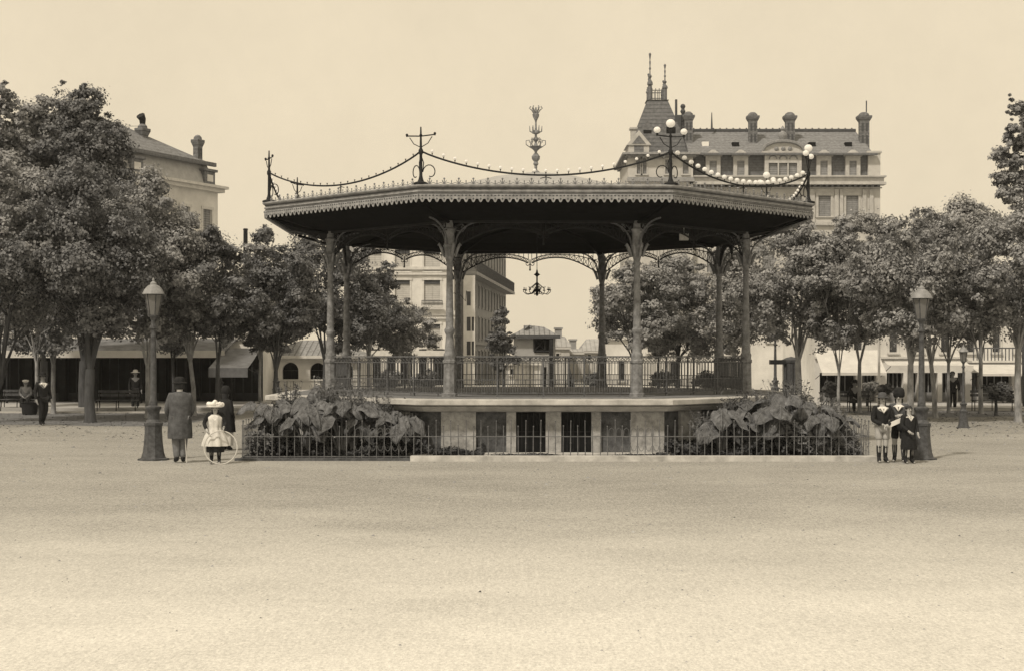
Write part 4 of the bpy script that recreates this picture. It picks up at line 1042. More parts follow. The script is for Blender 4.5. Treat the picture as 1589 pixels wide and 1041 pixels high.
# ---- cafe building, left ------------------------------------------
def cafe():
    D = 69.0; x0, x1 = PX(-60, D), PX(408, D); X0 = x0; W = x1 - x0
    t = thing('cafe_building', 'long low pale building behind the left trees with a deep dark café front', 'building', (X0, D, 0))
    H = 5.2
    ops = []
    n = 9; q = W / n
    for i in range(n): ops.append((i * q + .16, (i + 1) * q - .16, .12, 2.25))
    wn = [(i * q + q / 2 - .4, i * q + q / 2 + .4, 3.3, 4.6) for i in range(n)]
    mb = MB(); wall_holes(mb, 0, W, 2.3, H, wn, t=.3); shell(mb, 0, W, 0, H, 7); mb.build('wall', M_wall, t, smooth=False)
    mb = MB(); wall_holes(mb, 0, W, 0, 2.296, ops, t=.5); mb.build('ground_floor', mat('near_black_front', .006, .025, scale=3), t, smooth=False)  # ground-floor wall and piers coloured near black
    mb = MB(); mb.box(-.1, W + .1, -.25, -.002, H - .3, H); mb.box(-.05, W + .05, -.1, -.002, 2.9, 3.0); mb.build('cornice', M_trim, t, smooth=False)
    for o_ in wn: window(t, I4, *o_, pane=M_shutter)
    for i, o_ in enumerate(ops):
        mb = MB(); a, b = o_[0], o_[1]
        mb.box(a + .005, b - .005, .42, .46, .125, 2.24)
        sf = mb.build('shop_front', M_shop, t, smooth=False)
        mb = MB()
        for j in range(4):
            x = a + (b - a) * j / 3; mb.box(max(a + .006, x - .03), min(b - .006, x + .03), .36, .415, .13, 2.2)
        mb.box(a + .006, b - .006, .37, .414, .13, .5); mb.build('glazing_bar', mat('dark_joinery', .03, .06), sf, smooth=False)
    for i in range(7):
        x = W * (i + .5) / 7; mb = MB(); mb.tube([(x, -2.6, 0), (x, -2.6, 2.28)], .05, 6); mb.build('veranda_post', M_darkiron, t)
    ax1 = PX(368, D) - X0
    mb = MB(); mb.add([(-.1, -3.0, 2.4), (ax1, -3.0, 2.4), (ax1, 0, 3.0), (-.1, 0, 3.0), (-.1, -3.0, 2.34), (ax1, -3.0, 2.34), (ax1, -.01, 2.94), (-.1, -.01, 2.94)], [(0, 1, 2, 3), (7, 6, 5, 4), (0, 4, 5, 1), (0, 3, 7, 4), (1, 5, 6, 2)])
    mb.build('veranda_roof', mat('veranda_zinc', .08, .2, scale=2), t, smooth=False)
    mb = MB(); mb.box(-.1, ax1, -3.06, -3.002, 2.12, 2.44); mb.build('awning_valance', M_awn, t, smooth=False)
cafe()
def awning(name, label, px0, px1, ytop, ybot, D, out, m, scal=False, cheeks=False, val=.22):
    t = thing(name, label, 'awning', (PX(px0, D), D, 0), 0, 'shop awnings round the square')
    Df = D - out; k = Df / D
    W = PX(px1, D) - PX(px0, D); zt = PZ(ytop, D); zb = PZ(ybot, Df) + val
    mb = MB(); th = .02; n = 8; vs = []; fs = []
    for i in range(n + 1):
        f = i / n; y = -.05 - (out - .05) * f; zz = zt + (zb - zt) * f - .06 * math.sin(PI * f)
        vs += [(0, y, zz), (W, y, zz), (0, y, zz - th), (W, y, zz - th)]
    for i in range(n):
        a = i * 4; b = a + 4
        fs += [(a, a + 1, b + 1, b), (a + 2, b + 2, b + 3, a + 3), (a, b, b + 2, a + 2), (a + 1, a + 3, b + 3, b + 1)]
    mb.add(vs, fs); mb.build('canvas', m, t)
    mb = MB()
    if scal:
        nn = int(W / .28)
        for i in range(nn):
            xa = W * i / nn; xb = W * (i + 1) / nn
            mb.prism([(xa, zb), (xa, zb - val * .7)] + [(xa + (xb - xa) * j / 4, zb - val * .7 - val * .3 * math.sin(PI * j / 4)) for j in (1, 2, 3)] + [(xb, zb - val * .7), (xb, zb)], -out - .012, -out + .006)
    else: mb.box(0, W, -out - .012, -out + .006, zb - val, zb)
    mb.build('valance', m, t, smooth=False)
    mb = MB()
    for x in (.03, W - .03): mb.tube([(x, -out + .03, zb - .02), (x, -.05, zb - .3)], .015, 5)
    mb.tube([(0, -out + .03, zb - .03), (W, -out + .03, zb - .03)], .018, 5)
    mb.build('awning_frame', M_darkiron, t)
awning('awning', 'grey drooping awning at the right end of the café, above the dark terrace', 346, 404, 540, 585, 67, 3.2, M_awng, val=.4)
# ---- white house with arched openings -----------------------------
def arched():
    D = 72.0; X0 = PX(412, D); W = PX(560, D) - X0
    t = thing('arched_house', 'low white house with two dark round arched openings behind the left column', 'building', (X0, D, 0))
    q = lambda px: PX(px, D) - X0
    z = lambda py: PZ(py, D)
    H = z(556)
    arcs = [(q(438), q(463)), (q(481), q(505)), (q(524), q(548))]
    mb = MB(); zs_, zt = z(588), z(562)
    ops = [(a, b, zs_, zt - (b - a) / 2) for a, b in arcs]
    # wall with arched heads built as strips
    wall_holes(mb, 0, W, 0, zt - (arcs[0][1] - arcs[0][0]) / 2, ops, t=.3)
    zz = zt - (arcs[0][1] - arcs[0][0]) / 2; xp = 0
    for a, b in arcs:
        mb.add([(xp, 0, zz), (a, 0, zz), (a, 0, H), (xp, 0, H)], [(0, 1, 2, 3)])
        r = (b - a) / 2; c = (a + b) / 2; n = 12
        P = [(c - r * math.cos(PI * i / n), zz + r * math.sin(PI * i / n)) for i in range(n + 1)]
        for i in range(n):
            mb.add([(P[i][0], 0, P[i][1]), (P[i + 1][0], 0, P[i + 1][1]), (P[i + 1][0], 0, H), (P[i][0], 0, H), (P[i][0], .3, P[i][1]), (P[i + 1][0], .3, P[i + 1][1])], [(0, 1, 2, 3), (0, 4, 5, 1)])
        xp = b
    mb.add([(xp, 0, zz), (W, 0, zz), (W, 0, H), (xp, 0, H)], [(0, 1, 2, 3)])
    shell(mb, 0, W, 0, H, 6); mb.build('wall', M_wall, t, smooth=False)
    for a, b in arcs:
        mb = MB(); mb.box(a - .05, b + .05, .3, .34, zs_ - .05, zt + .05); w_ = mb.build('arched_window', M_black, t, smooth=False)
        mb = MB(); mb.tube([((a + b) / 2, .25, zs_), ((a + b) / 2, .25, zt)], .02, 4); mb.tube([(a, .25, zt - (b - a) / 2), (b, .25, zt - (b - a) / 2)], .02, 4)
        for f in (.3, .7): mb.tube([(a + (b - a) * f, -.02, zs_ - .62), (a + (b - a) * f, -.02, zs_)], .012, 4)
        mb.build('window_bar', M_darkiron, w_)
    mb = MB(); mb.box(-.1, W + .1, -.2, -.002, H - .1, H); mb.box(-.2, W + .2, -.35, .1, H + .002, H + .14); mb.box(-.05, W + .05, -.05, -.002, zs_ - .08, zs_); mb.build('cornice', M_trim, t, smooth=False)
    mb = MB(); mb.add([(-.2, -.3, H + .142), (W + .2, -.3, H + .142), (W + .2, 6, H + .142), (-.2, 6, H + .142), (q(455), 2.6, z(527)), (q(500), 2.6, z(527))], [(0, 1, 5, 4), (1, 2, 5), (2, 3, 4, 5), (3, 0, 4)])
    rf = mb.build('roof', M_tile, t, smooth=False)
    mb = MB(); mb.box(q(519), q(538), 2, 2.7, H, z(523)); mb.box(q(518), q(539), 1.95, 2.75, z(523) + .002, z(521)); mb.build('chimney', M_wall, rf, smooth=False)
arched()
# ---- tall pale house seen through the bandstand -------------------
def pale_house():
    D = 110.0; X0 = PX(560, D); W = PX(704, D) - X0; q = lambda px: PX(px, D) - X0
    z = lambda py: PZ(py, D)
    t = thing('apartment_house', 'tall pale corner house with shuttered windows seen through the left bays of the bandstand', 'building', (X0, D, 0))
    H = 13.6; ops = []
    for a, b in ((613, 636), (658, 683), (570, 592)):
        for top, h in ((388, 33), (435, 33), (503, 36)): ops.append((q(a), q(b), z(top + h), z(top)))
    sh = [(q(a), q(b), .1, 2.7) for a, b in ((572, 590), (600, 614), (622, 640), (650, 662), (672, 690))]
    mb = MB(); wall_holes(mb, 0, W, 0, H, ops + sh); shell(mb, 0, W, 0, H, 12); mb.build('wall', M_wall, t, smooth=False)
    for i, o_ in enumerate(ops):
        w_ = window(t, I4, *o_, pane=M_shutterp, surround=.12, cross=True)
        mb = MB(); mb.box(o_[0] + .01, o_[1] - .01, .02, .098, o_[3] - .28, o_[3] - .012); mb.build('blind_box', M_fasdark, w_, smooth=False)
    for o_ in sh:
        mb = MB(); mb.box(o_[0] + .01, o_[1] - .01, .1, .14, o_[2], o_[3]); mb.build('shop_door', M_shop, t, smooth=False)
    for py, h in ((419, .22), (427, .16), (489, .3), (495, .12), (552, .4)):
        mb = MB(); mb.box(-.1, W + .1, -.16, -.002, z(py), z(py) + h); mb.build('string_course', M_trim, t, smooth=False)
    mb = MB(); mb.box(-.2, W + .2, -.4, -.002, H - .4, H); mb.build('cornice', M_trim, t, smooth=False)
    mb = MB(); mb.box(q(655), q(687), -.5, -.163, z(477), z(475)); mb.build('balcony', M_trim, t, smooth=False)
    mb = MB()
    for i in range(17): x = q(655) + (q(687) - q(655)) * i / 16; mb.tube([(x, -.48, z(475)), (x, -.48, z(467))], .02, 4)
    mb.tube([(q(655), -.48, z(467)), (q(687), -.48, z(467))], .03, 4); mb.build('balcony_railing', M_rail, t)
    mb = MB(); mb.add([(-.2, -.3, H + .002), (W + .2, -.3, H + .002), (W + .2, 12, H + .002), (-.2, 12, H + .002), (2, 6, H + 1.0), (W - 2, 6, H + 1.0)], [(0, 1, 5, 4), (1, 2, 5), (2, 3, 4, 5), (3, 0, 4)]); mb.build('roof', M_tile, t, smooth=False)
    # lantern bracket at the corner
    mb = MB(); mb.tube([(W, -.05, z(455)), (W + .5, -.4, z(458)), (W + .9, -.6, z(468)), (W + .95, -.6, z(452))], .03, 5); mb.build('wall_bracket', M_darkiron, t)
pale_house()
def street_house():
    D0, D1 = 113.0, 150.0; p0 = Vector((PX(722, D0), D0)); p1 = Vector((PX(785, D1), D1)); u = p1 - p0; Lr = u.length; a = math.atan2(u.y, u.x)
    t = thing('terrace_house', 'grey house front running away down the side street, long balcony on its second floor', 'building', (p0.x, p0.y, 0), a)
    H = 13.4; n = 13; sp = Lr / n; ops = []
    for i in range(n):
        xc = sp * (i + .5)
        for z0 in (3.6, 6.2, 9.4): ops.append((xc - .55, xc + .55, z0, z0 + (1.7 if z0 < 9 else 2.2)))
        ops.append((xc - .7, xc + .7, .1, 2.6))
    mb = MB(); wall_holes(mb, 0, Lr, 0, H, ops); shell(mb, 0, Lr, 0, H, 9); mb.build('wall', M_wallg, t, smooth=False)
    for o_ in ops: window(t, I4, *o_, pane=M_shop if o_[2] < 1 else M_glass, frame=M_wallg, surround=.1, cross=o_[2] > 1)
    mb = MB(); mb.box(0, Lr, -.9, -.002, 8.3, 8.55); mb.box(-.1, Lr + .3, -.5, -.002, H - .4, H); mb.box(0, Lr, -.15, -.002, 3.1, 3.3); mb.build('balcony', M_wallg, t, smooth=False)
    mb = MB(); x = 0
    while x < Lr: mb.box(x, x + .05, -.87, -.83, 8.552, 9.4); x += .3
    mb.box(0, Lr, -.88, -.82, 9.402, 9.46); mb.build('balcony_railing', M_rail, t, smooth=False)
    mb = MB(); mb.add([(-.2, -.4, H), (Lr + .2, -.4, H), (Lr + .2, 9.2, H), (-.2, 9.2, H), (1.5, 4.5, H + .9), (Lr - 1.5, 4.5, H + .9)], [(0, 1, 5, 4), (1, 2, 5), (2, 3, 4, 5), (3, 0, 4)]); mb.build('roof', M_tile, t, smooth=False)
    # narrow lit end face
    t2 = thing('narrow_house', 'narrow pale house end between the corner house and the grey street front', 'building', (PX(719, 112), 112.0, 0))
    W = PX(737, 112) - PX(719, 112); H2 = 8.2
    ops = [(.25, .55, z0, z0 + 1.1) for z0 in (2.2, 4.0, 5.9)] + [(.62 - .0, .8, z0, z0 + 1.1) for z0 in (2.2, 4.0)]
    mb = MB(); wall_holes(mb, 0, W, 0, H2, ops, t=.15); shell(mb, 0, W, 0, H2, .9); mb.build('wall', M_wall, t2, smooth=False)
    for o_ in ops: window(t2, I4, *o_, surround=0)
street_house()
# ---- tiled cottage with a lattice balcony --------------------------
def cottage():
    D = 82.0; X0 = PX(797, D); q = lambda px: PX(px, D) - X0
    z = lambda py: PZ(py, D)
    t = thing('cottage', 'small pale cottage with a clay tile roof and a dark crossed lattice balcony', 'building', (X0, D, 0))
    W = q(862); H = z(522)
    ops = [(q(829), q(858), z(545), z(525)), (q(842), q(848), .1, 1.6)]
    mb = MB(); wall_holes(mb, 0, W, 0, H, ops, t=.8); shell(mb, 0, W, 0, H, 6); mb.build('wall', M_wallg, t, smooth=False)
    for bx in ((ops[0][0] - .05, ops[0][1] + .05, .78, .82, ops[0][2] - .05, ops[0][3] + .05), (ops[1][0], ops[1][1], .5, .55, .1, 1.6), (q(845), q(858), .3, .4, z(545), z(526))):
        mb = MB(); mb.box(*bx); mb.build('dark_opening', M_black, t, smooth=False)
    mb = MB(); a, b, c, d = ops[0]; mb.tube([(a, -.05, c), (b, -.05, c)], .06, 4); mb.tube([(a, -.05, d), (b, -.05, d)], .06, 4); mb.tube([(a, -.05, c), (a, -.05, d)], .05, 4)
    m_ = q(846); mb.tube([(m_, -.05, c), (m_, -.05, d)], .05, 4); mb.tube([(a, -.05, c), (m_, -.05, d)], .035, 4); mb.tube([(a, -.05, d), (m_, -.05, c)], .035, 4)
    mb.build('lattice_balcony', M_darkiron, t)
    mb = MB(); mb.box(q(852), q(858), -.5, -.3, 0, z(527)); mb.build('porch_post', M_darkiron, t, smooth=False)
    mb = MB(); e = .25
    mb.add([(-e, -e, H), (W + e, -e, H), (W + e, 6 + e, H), (-e, 6 + e, H), (q(822), 2.6, z(503)), (q(846), 2.6, z(506))], [(0, 1, 5, 4), (1, 2, 5), (2, 3, 4, 5), (3, 0, 4), (0, 3, 2, 1)])
    rf = mb.build('roof', M_tile, t, smooth=False)
    mb = MB(); mb.box(-e, W + e, -e - .1, -e - .002, H - .12, H + .06); mb.build('eaves_board', M_fasdark, rf, smooth=False)
    mb = MB(); mb.add([(q(812), 1.6, z(511)), (q(822), 2.6, z(503)), (q(826), 2.2, z(500)), (q(816), 1.2, z(509))], [(0, 1, 2, 3)]); mb.box(q(813), q(825), 1.8, 2.0, z(508), z(504)); mb.build('roof_hatch', M_tile, rf, smooth=False)
cottage()
def simple_house(name, label, px0, px1, D, ytop, dep=6, wallm=None, roofm=None, yr=None, wins=(), chim=(), cornice=True, ztop=None):
    X0 = PX(px0, D); W = PX(px1, D) - X0; H = PZ(ytop, D) if ztop is None else ztop
    t = thing(name, label, 'building', (X0, D, 0)); q = lambda px: PX(px, D) - X0
    ops = [(q(a), q(b), PZ(yb, D), PZ(yt, D)) for a, b, yt, yb in wins]
    mb = MB(); wall_holes(mb, 0, W, 0, H, ops); shell(mb, 0, W, 0, H, dep); mb.build('wall', wallm or M_wall, t, smooth=False)
    for o_ in ops: window(t, I4, *o_, surround=.07)
    if cornice:
        mb = MB(); mb.box(-.1, W + .1, -.18, -.002, H - .2, H - .003); mb.build('cornice', M_trim, t, smooth=False)
    par = t
    if yr is not None:
        zr = PZ(yr, D + dep / 2); mb = MB(); e = .2
        mb.add([(-e, -e, H), (W + e, -e, H), (W + e, dep + e, H), (-e, dep + e, H), (W * .2, dep / 2, zr), (W * .8, dep / 2, zr)], [(0, 1, 5, 4), (1, 2, 5), (2, 3, 4, 5), (3, 0, 4), (0, 3, 2, 1)])
        par = mb.build('roof', roofm or M_tile, t, smooth=False)
    for px, yt in chim:
        mb = MB(); x = q(px); mb.box(x - .3, x + .3, dep / 2 - .3, dep / 2 + .3, H - .5, PZ(yt, D)); mb.box(x - .38, x + .38, dep / 2 - .38, dep / 2 + .38, PZ(yt, D) + .002, PZ(yt, D) + .15); mb.build('chimney', M_wallg, par, smooth=False)
    return t
M_farw = mat('distant_pale_wall', .42, .6, scale=.8); M_farr = mat('distant_tile_roof', .3, .44, scale=1.5, lines=(.4, 0, .3))
simple_house('distant_house', 'far pale house with a tall square chimney right beside the cottage roof', 856, 884, 125, 538, roofm=M_farr, yr=522, wallm=M_farw, chim=((868, 510),), wins=((863, 868, 548, 556),))
simple_house('distant_house', 'far low house with a thin chimney left of the dark far column', 882, 905, 130, 546, roofm=M_farr, yr=541, wallm=M_farw, chim=((891, 528),))
simple_house('distant_house', 'far house with a pale tiled hip roof just left of the dark far column', 903, 950, 135, 544, roofm=M_farr, yr=526, wallm=M_farw, wins=((912, 917, 550, 558),))
simple_house('low_shop', 'long pale low building behind the far right columns, seen under the trees', 940, 1182, 92, 522, wallm=M_wall, dep=7, wins=((960, 968, 560, 590), (1005, 1016, 534, 546), (1040, 1050, 560, 592), (1075, 1086, 534, 546), (1120, 1132, 560, 592), (980, 990, 560, 590)), yr=512)
simple_house('white_shed', 'white walled low building between the cottage and the dark evergreen, behind the railing', 785, 838, 76, 560, dep=3, cornice=True, wins=((792, 797, 572, 580),))
simple_house('pale_shop', 'plain bright white building behind the distant lamp and ladder', 1165, 1268, 90, 500, dep=7, wins=((1190, 1200, 515, 530), (1230, 1240, 515, 530)), ztop=4.6)
# shops on the right
def shops():
    D = 68.0; X0 = PX(1264, D); W = PX(1700, D) - X0; q = lambda px: PX(px, D) - X0
    t = thing('shop_row', 'pale row of shops with dark openings behind the right hand trees', 'building', (X0, D, 0)); H = 5.6
    z = lambda py: PZ(py, D)
    sh = [(1272, 1328), (1338, 1360), (1376, 1402), (1410, 1424), (1433, 1455), (1462, 1480), (1486, 1498), (1508, 1520), (1524, 1570), (1580, 1620), (1630, 1680)]
    ops = [(q(a), q(b), .13, z(578)) for a, b in sh]
    wn = [(q(a), q(a + 12), z(546), z(508)) for a in (1290, 1325, 1380, 1420, 1460, 1500, 1540, 1575, 1620, 1660)]
    mb = MB(); wall_holes(mb, 0, W, 0, H, ops + wn, t=.5); shell(mb, 0, W, 0, H, 8); mb.build('wall', M_wall, t, smooth=False)
    for o_ in wn: window(t, I4, *o_, pane=M_glass, surround=.08)
    for o_ in ops:
        mb = MB(); mb.box(o_[0] + .01, o_[1] - .01, .42, .46, .135, o_[3] - .01); sf = mb.build('shop_front', M_shop, t, smooth=False)
        mb = MB(); w_ = o_[1] - o_[0]
        for j in (0.25, .5, .75): mb.box(o_[0] + w_ * j - .02, o_[0] + w_ * j + .02, .37, .415, .14, o_[3] - .02)
        mb.box(o_[0] + .02, o_[1] - .02, .36, .41, .14, .55); mb.build('glazing_bar', mat('pale_joinery', .2, .3), sf, smooth=False)
    mb = MB(); mb.box(q(1500), W, -.8, -.002, z(562), z(559)); mb.box(0, q(1500) - .01, -.12, -.002, z(556), z(553)); mb.box(-.1, W, -.3, -.002, H - .3, H); mb.build('balcony_slab', M_trim, t, smooth=False)
    mb = MB(); x = q(1502)
    while x < W: mb.box(x, x + .04, -.78, -.74, z(559) + .002, z(541)); x += .16
    mb.box(q(1500), W, -.79, -.73, z(541) + .002, z(539)); mb.build('balcony_railing', M_rail, t, smooth=False)
shops()
awning('awning', 'large sloping white awning over the first shop right of the ladder', 1264, 1362, 543, 582, 67.4, 1.6, M_awn, val=.12)
awning('awning', 'pale awning with a scalloped edge behind the right lamp', 1372, 1498, 560, 577, 67.4, 1.2, M_awn, scal=True, val=.3)
awning('awning', 'bright white awning below the balcony at far right', 1504, 1640, 565, 583, 67.2, 1.8, M_awn, val=.1)
# flagpole, ladder, kiosk, chimney stack pole
t = thing('white_pole', 'slim white painted pole between the two awnings', 'pole', (PX(1364, 62), 62, 0)); mb = MB(); mb.lathe([(.11, 0), (.11, .12), (.06, .16), (.055, 2.0), (.05, 3.4), (.08, 3.44), (.03, 3.52)], 10); mb.build('shaft', M_wht, t)
def ladder():
    D = 72; t = thing('ladder', 'wooden ladder standing against the white wall beside the stout pale trunk', 'ladder', (PX(1254, D), D, 0))
    for s in (-.25, .25):
        mb = MB(); mb.tube([(s, -.5, .0), (s * .9, .3, 2.6)], .035, 6); mb.build('rail', mat('ladder_wood', .12, .2), t)
    for i in range(8):
        f = (i + .6) / 8.4; mb = MB(); mb.tube([(-.25, -.5 + .8 * f, 2.6 * f), (.25, -.5 + .8 * f, 2.6 * f)], .022, 5); mb.build('rung', mat('ladder_wood', .12, .2), t)
ladder()
def kiosk():
    D = 66; t = thing('street_kiosk', 'dark street kiosk with a flat projecting arm left of the stout pale tree', 'kiosk', (PX(1228, D), D, 0))
    z = lambda py: PZ(py, D)
    mb = MB(); mb.lathe([(.42, 0), (.42, .25), (.36, .3), (.36, z(563)), (.4, z(562)), (.42, z(558)), (.25, z(555)), (.02, z(553))], 8, rot=PI / 8); mb.build('body', M_fasdark, t, ang=20)
    mb = MB(); mb.box(PX(1195, D) - PX(1228, D), -.3, -.25, .25, z(565), z(558)); mb.build('canopy_arm', M_darkiron, t, smooth=False)
    mb = MB()
    for j in range(8):
        a = j * PI / 4; mb.box(.3 * math.cos(a) - .01 + .08 * math.cos(a), .3 * math.cos(a) + .01 + .08 * math.cos(a), .38 * math.sin(a) - .01, .38 * math.sin(a) + .01, .3, z(563))
    mb.build('ribs', M_darkiron, t, smooth=False)
kiosk()
t = thing('stove_stack', 'thin dark chimney pipe standing up in the gap between the left trees', 'chimney', (PX(381, 84), 84, 0)); mb = MB(); mb.lathe([(.16, 0), (.14, 6.0), (.12, PZ(358, 84)), (.15, PZ(356, 84)), (.1, PZ(355, 84))], 8); mb.build('pipe', M_darkiron, t)
def wedge():
    D = 58.0; t = thing('curved_buttress', 'dark wedge with a curved slope seen through the middle of the railing', 'stair side', (PX(882, D), D, 0))
    W = PX(912, D) - PX(882, D); h = PZ(573, D); n = 10
    poly = [(0, 0)] + [(W * i / n, h * (1 - i / n) ** 1.7 + .08) for i in range(n, -1, -1)]
    mb = MB(); mb.prism([(0, 0), (W, 0)] + [(W * i / n, h * (1 - i / n) ** 1.7 + .08) for i in range(n, -1, -1)], -.3, .3); mb.build('side_panel', M_darkiron, t, smooth=False)
    mb = MB(); mb.tube([(W * i / n, -.34, h * (1 - i / n) ** 1.7 + .1) for i in range(n + 1)], .04, 5); mb.tube([(0, -.34, 0), (0, -.34, 2.15)], .05, 6); mb.build('handrail', M_rail, t)
wedge()

# ------------------------------------------------------------------ haze
def haze():
    m = bpy.data.materials.new('summer_haze'); m.use_nodes = True; t = m.node_tree; t.nodes.clear()
    v = N(t, 'ShaderNodeVolumePrincipled'); v.inputs['Color'].default_value = (.97, .97, .97, 1); v.inputs['Density'].default_value = HAZE; v.inputs['Anisotropy'].default_value = .2
    o = N(t, 'ShaderNodeOutputMaterial'); t.links.new(v.outputs[0], o.inputs['Volume'])
    mb = MB(); mb.box(-310, 310, -70, 430, -1, 30); ob = mb.build('haze', m, smooth=False); tag(ob, 'thin pale summer haze over the square', 'haze', kind='stuff')
HAZE = .0003
haze()
# fallen leaves under and in front of the trees
rg = np.random.default_rng(21); n = 2600
yy_ = np.concatenate([rg.uniform(46, 60, 2300), rg.uniform(40, 46, 300)]); sd = np.where(rg.random(n) < .5, -1, 1)
xx_ = sd * yy_ * rg.uniform(.2, .38, n); C_ = np.stack([xx_, yy_, rg.uniform(.012, .02, n)], 1)
tag(leaf_cloud('leaf_litter', C_, rg, .075, mat('dry_leaf', .08, .3, scale=1.5), np.tile([0, 0, 3.0], (n, 1))), 'dry fallen leaves lying on the ground around the trees', 'leaves', kind='stuff')
# ------------------------------------------------------------------ people
def skin_mesh(name, nodes, edges, m, parent, root=0, sub=2):
    me = bpy.data.meshes.new(name + '_cage'); me.from_pydata([Vector(n[0]) for n in nodes], edges, []); me.update()
    o = bpy.data.objects.new(name, me); COL.objects.link(o)
    md = o.modifiers.new('s', 'SKIN'); 
    sv = me.skin_vertices[0].data
    for i, n in enumerate(nodes):
        r = n[1]; sv[i].radius = (r, r) if not isinstance(r, tuple) else r
    sv[root].use_root = True
    md.use_smooth_shade = True
    ss = o.modifiers.new('u', 'SUBSURF'); ss.levels = sub; ss.render_levels = sub
    dg = bpy.context.evaluated_depsgraph_get(); new = bpy.data.meshes.new_from_object(o.evaluated_get(dg))
    new.name = name
    bpy.data.objects.remove(o); bpy.data.meshes.remove(me)
    q = bpy.data.objects.new(name, new); COL.objects.link(q); new.materials.clear(); new.materials.append(m)
    new.polygons.foreach_set('use_smooth', [True] * len(new.polygons))
    q.parent = parent
    return q
def figure(label, px, D, H, rz, joints, clothes, hat=None, skin=None, group=None, hair=None, cat='person', name='person'):
    """joints in units of height H, person faces -y before the turn rz"""
    t = thing(name, label, cat, (PX(px, D), D, 0), rz, group)
    J = dict(hip=(0, 0, .52), waist=(0, 0, .6), chest=(0, 0, .72), neck=(0, 0, .82), head0=(0, -.005, .87), head=(0, -.01, .925), crown=(0, 0, .975),
             shl=(-.11, 0, .80), shr=(.11, 0, .80), ell=(-.15, .01, .63), elr=(.15, .01, .63), wrl=(-.15, -.05, .49), wrr=(.15, -.05, .49),
             hpl=(-.055, 0, .5), hpr=(.055, 0, .5), knl=(-.06, -.01, .28), knr=(.06, -.01, .28), anl=(-.06, .01, .05), anr=(.06, .01, .05), tol=(-.07, -.09, .018), tor=(.07, -.09, .018))
    J.update(joints)
    V = {k: Vector(v) * H for k, v in J.items()}
    names = ['hip', 'waist', 'chest', 'neck', 'head0', 'head', 'crown', 'shl', 'ell', 'wrl', 'shr', 'elr', 'wrr', 'hpl', 'knl', 'anl', 'tol', 'hpr', 'knr', 'anr', 'tor']
    rad = dict(hip=(.075, .06), waist=(.07, .055), chest=(.085, .06), neck=.032, head0=(.04, .045), head=(.05, .058), crown=.035, shl=.036, ell=.026, wrl=.018, shr=.036, elr=.026, wrr=.018, hpl=.055, knl=.038, anl=.024, tol=.018, hpr=.055, knr=.038, anr=.024, tor=.018)
    nodes = [(V[n], tuple(x * H for x in rad[n]) if isinstance(rad[n], tuple) else rad[n] * H) for n in names]
    ix = {n: i for i, n in enumerate(names)}
    ed = [('hip', 'waist'), ('waist', 'chest'), ('chest', 'neck'), ('neck', 'head0'), ('head0', 'head'), ('head', 'crown'), ('chest', 'shl'), ('shl', 'ell'), ('ell', 'wrl'), ('chest', 'shr'), ('shr', 'elr'), ('elr', 'wrr'),
          ('hip', 'hpl'), ('hpl', 'knl'), ('knl', 'anl'), ('anl', 'tol'), ('hip', 'hpr'), ('hpr', 'knr'), ('knr', 'anr'), ('anr', 'tor')]
    edges = [(ix[a], ix[b]) for a, b in ed]
    # hands: palm, four unequal fingers, thumb
    for s, wr, el in ((-1, 'wrl', 'ell'), (1, 'wrr', 'elr')):
        d = (V[wr] - V[el]).normalized(); side = d.cross(Vector((s, 0, 0)));
        side = side.normalized() if side.length > .1 else Vector((0, 1, 0)); curl = d.cross(side).normalized() * s
        pc = V[wr] + d * .045 * H; nodes.append((pc, (.021 * H, .015 * H))); pi_ = len(nodes) - 1; edges.append((ix[wr], pi_))
        for f, ln in ((-1.5, .034), (-.5, .042), (.5, .045), (1.5, .038)):
            b = pc + d * .018 * H + side * f * .0095 * H; nodes.append((b, .0062 * H)); i1 = len(nodes) - 1; edges.append((pi_, i1))
            c = b + d * ln * .5 * H - curl * .006 * H; nodes.append((c, .0055 * H)); edges.append((i1, i1 + 1))
            e = c + d * ln * .4 * H - curl * .014 * H; nodes.append((e, .0045 * H)); edges.append((i1 + 1, i1 + 2))
        b = V[wr] + d * .025 * H + side * .02 * H; nodes.append((b, .008 * H)); i1 = len(nodes) - 1; edges.append((ix[wr], i1))
        nodes.append((b + d * .022 * H + side * .012 * H, .006 * H)); edges.append((i1, i1 + 1))
    body = skin_mesh('body', nodes, edges, skin or M_skin, t)
    # face
    hd = V['head']; f = H
    mb = MB()
    mb.lathe([(.002 * f, 0), (.012 * f, .004 * f), (.009 * f, .02 * f), (.004 * f, .034 * f)], 6, (hd.x, hd.y - .058 * f, hd.z - .022 * f))
    for s in (-1, 1): mb.ball((hd.x + s * .05 * f, hd.y + .002, hd.z - .008 * f), .013 * f, 6, 5, 1.4)
    mb.build('nose_and_ears', skin or M_skin, body)
    mb = MB()
    for s in (-1, 1): mb.ball((hd.x + s * .02 * f, hd.y - .054 * f, hd.z + .002 * f), .0065 * f, 6, 4)
    mb.box(hd.x - .016 * f, hd.x + .016 * f, hd.y - .06 * f, hd.y - .05 * f, hd.z - .035 * f, hd.z - .031 * f)
    mb.build('eyes_and_mouth', M_eye, body)
    if hair:
        mb = MB()
        n = 12; vs = []; fs = []
        prof = [(.02, .064), (.045, .052), (.06, .03), (.064, .0), (.06, -.03), (.05, -.05 - hair[1])]
        for r_, dz in prof:
            for k in range(n):
                a = 2 * PI * k / n; yy = math.sin(a)
                zc = dz
                if yy < -.35 and dz < .02: zc = max(dz, .026)
                vs.append((hd.x + r_ * f * math.cos(a) * 1.0, hd.y + .006 * f + r_ * f * yy * 1.08, hd.z + zc * f))
        for i in range(len(prof) - 1):
            for k in range(n): fs.append((i * n + k, (i + 1) * n + k, (i + 1) * n + (k + 1) % n, i * n + (k + 1) % n))
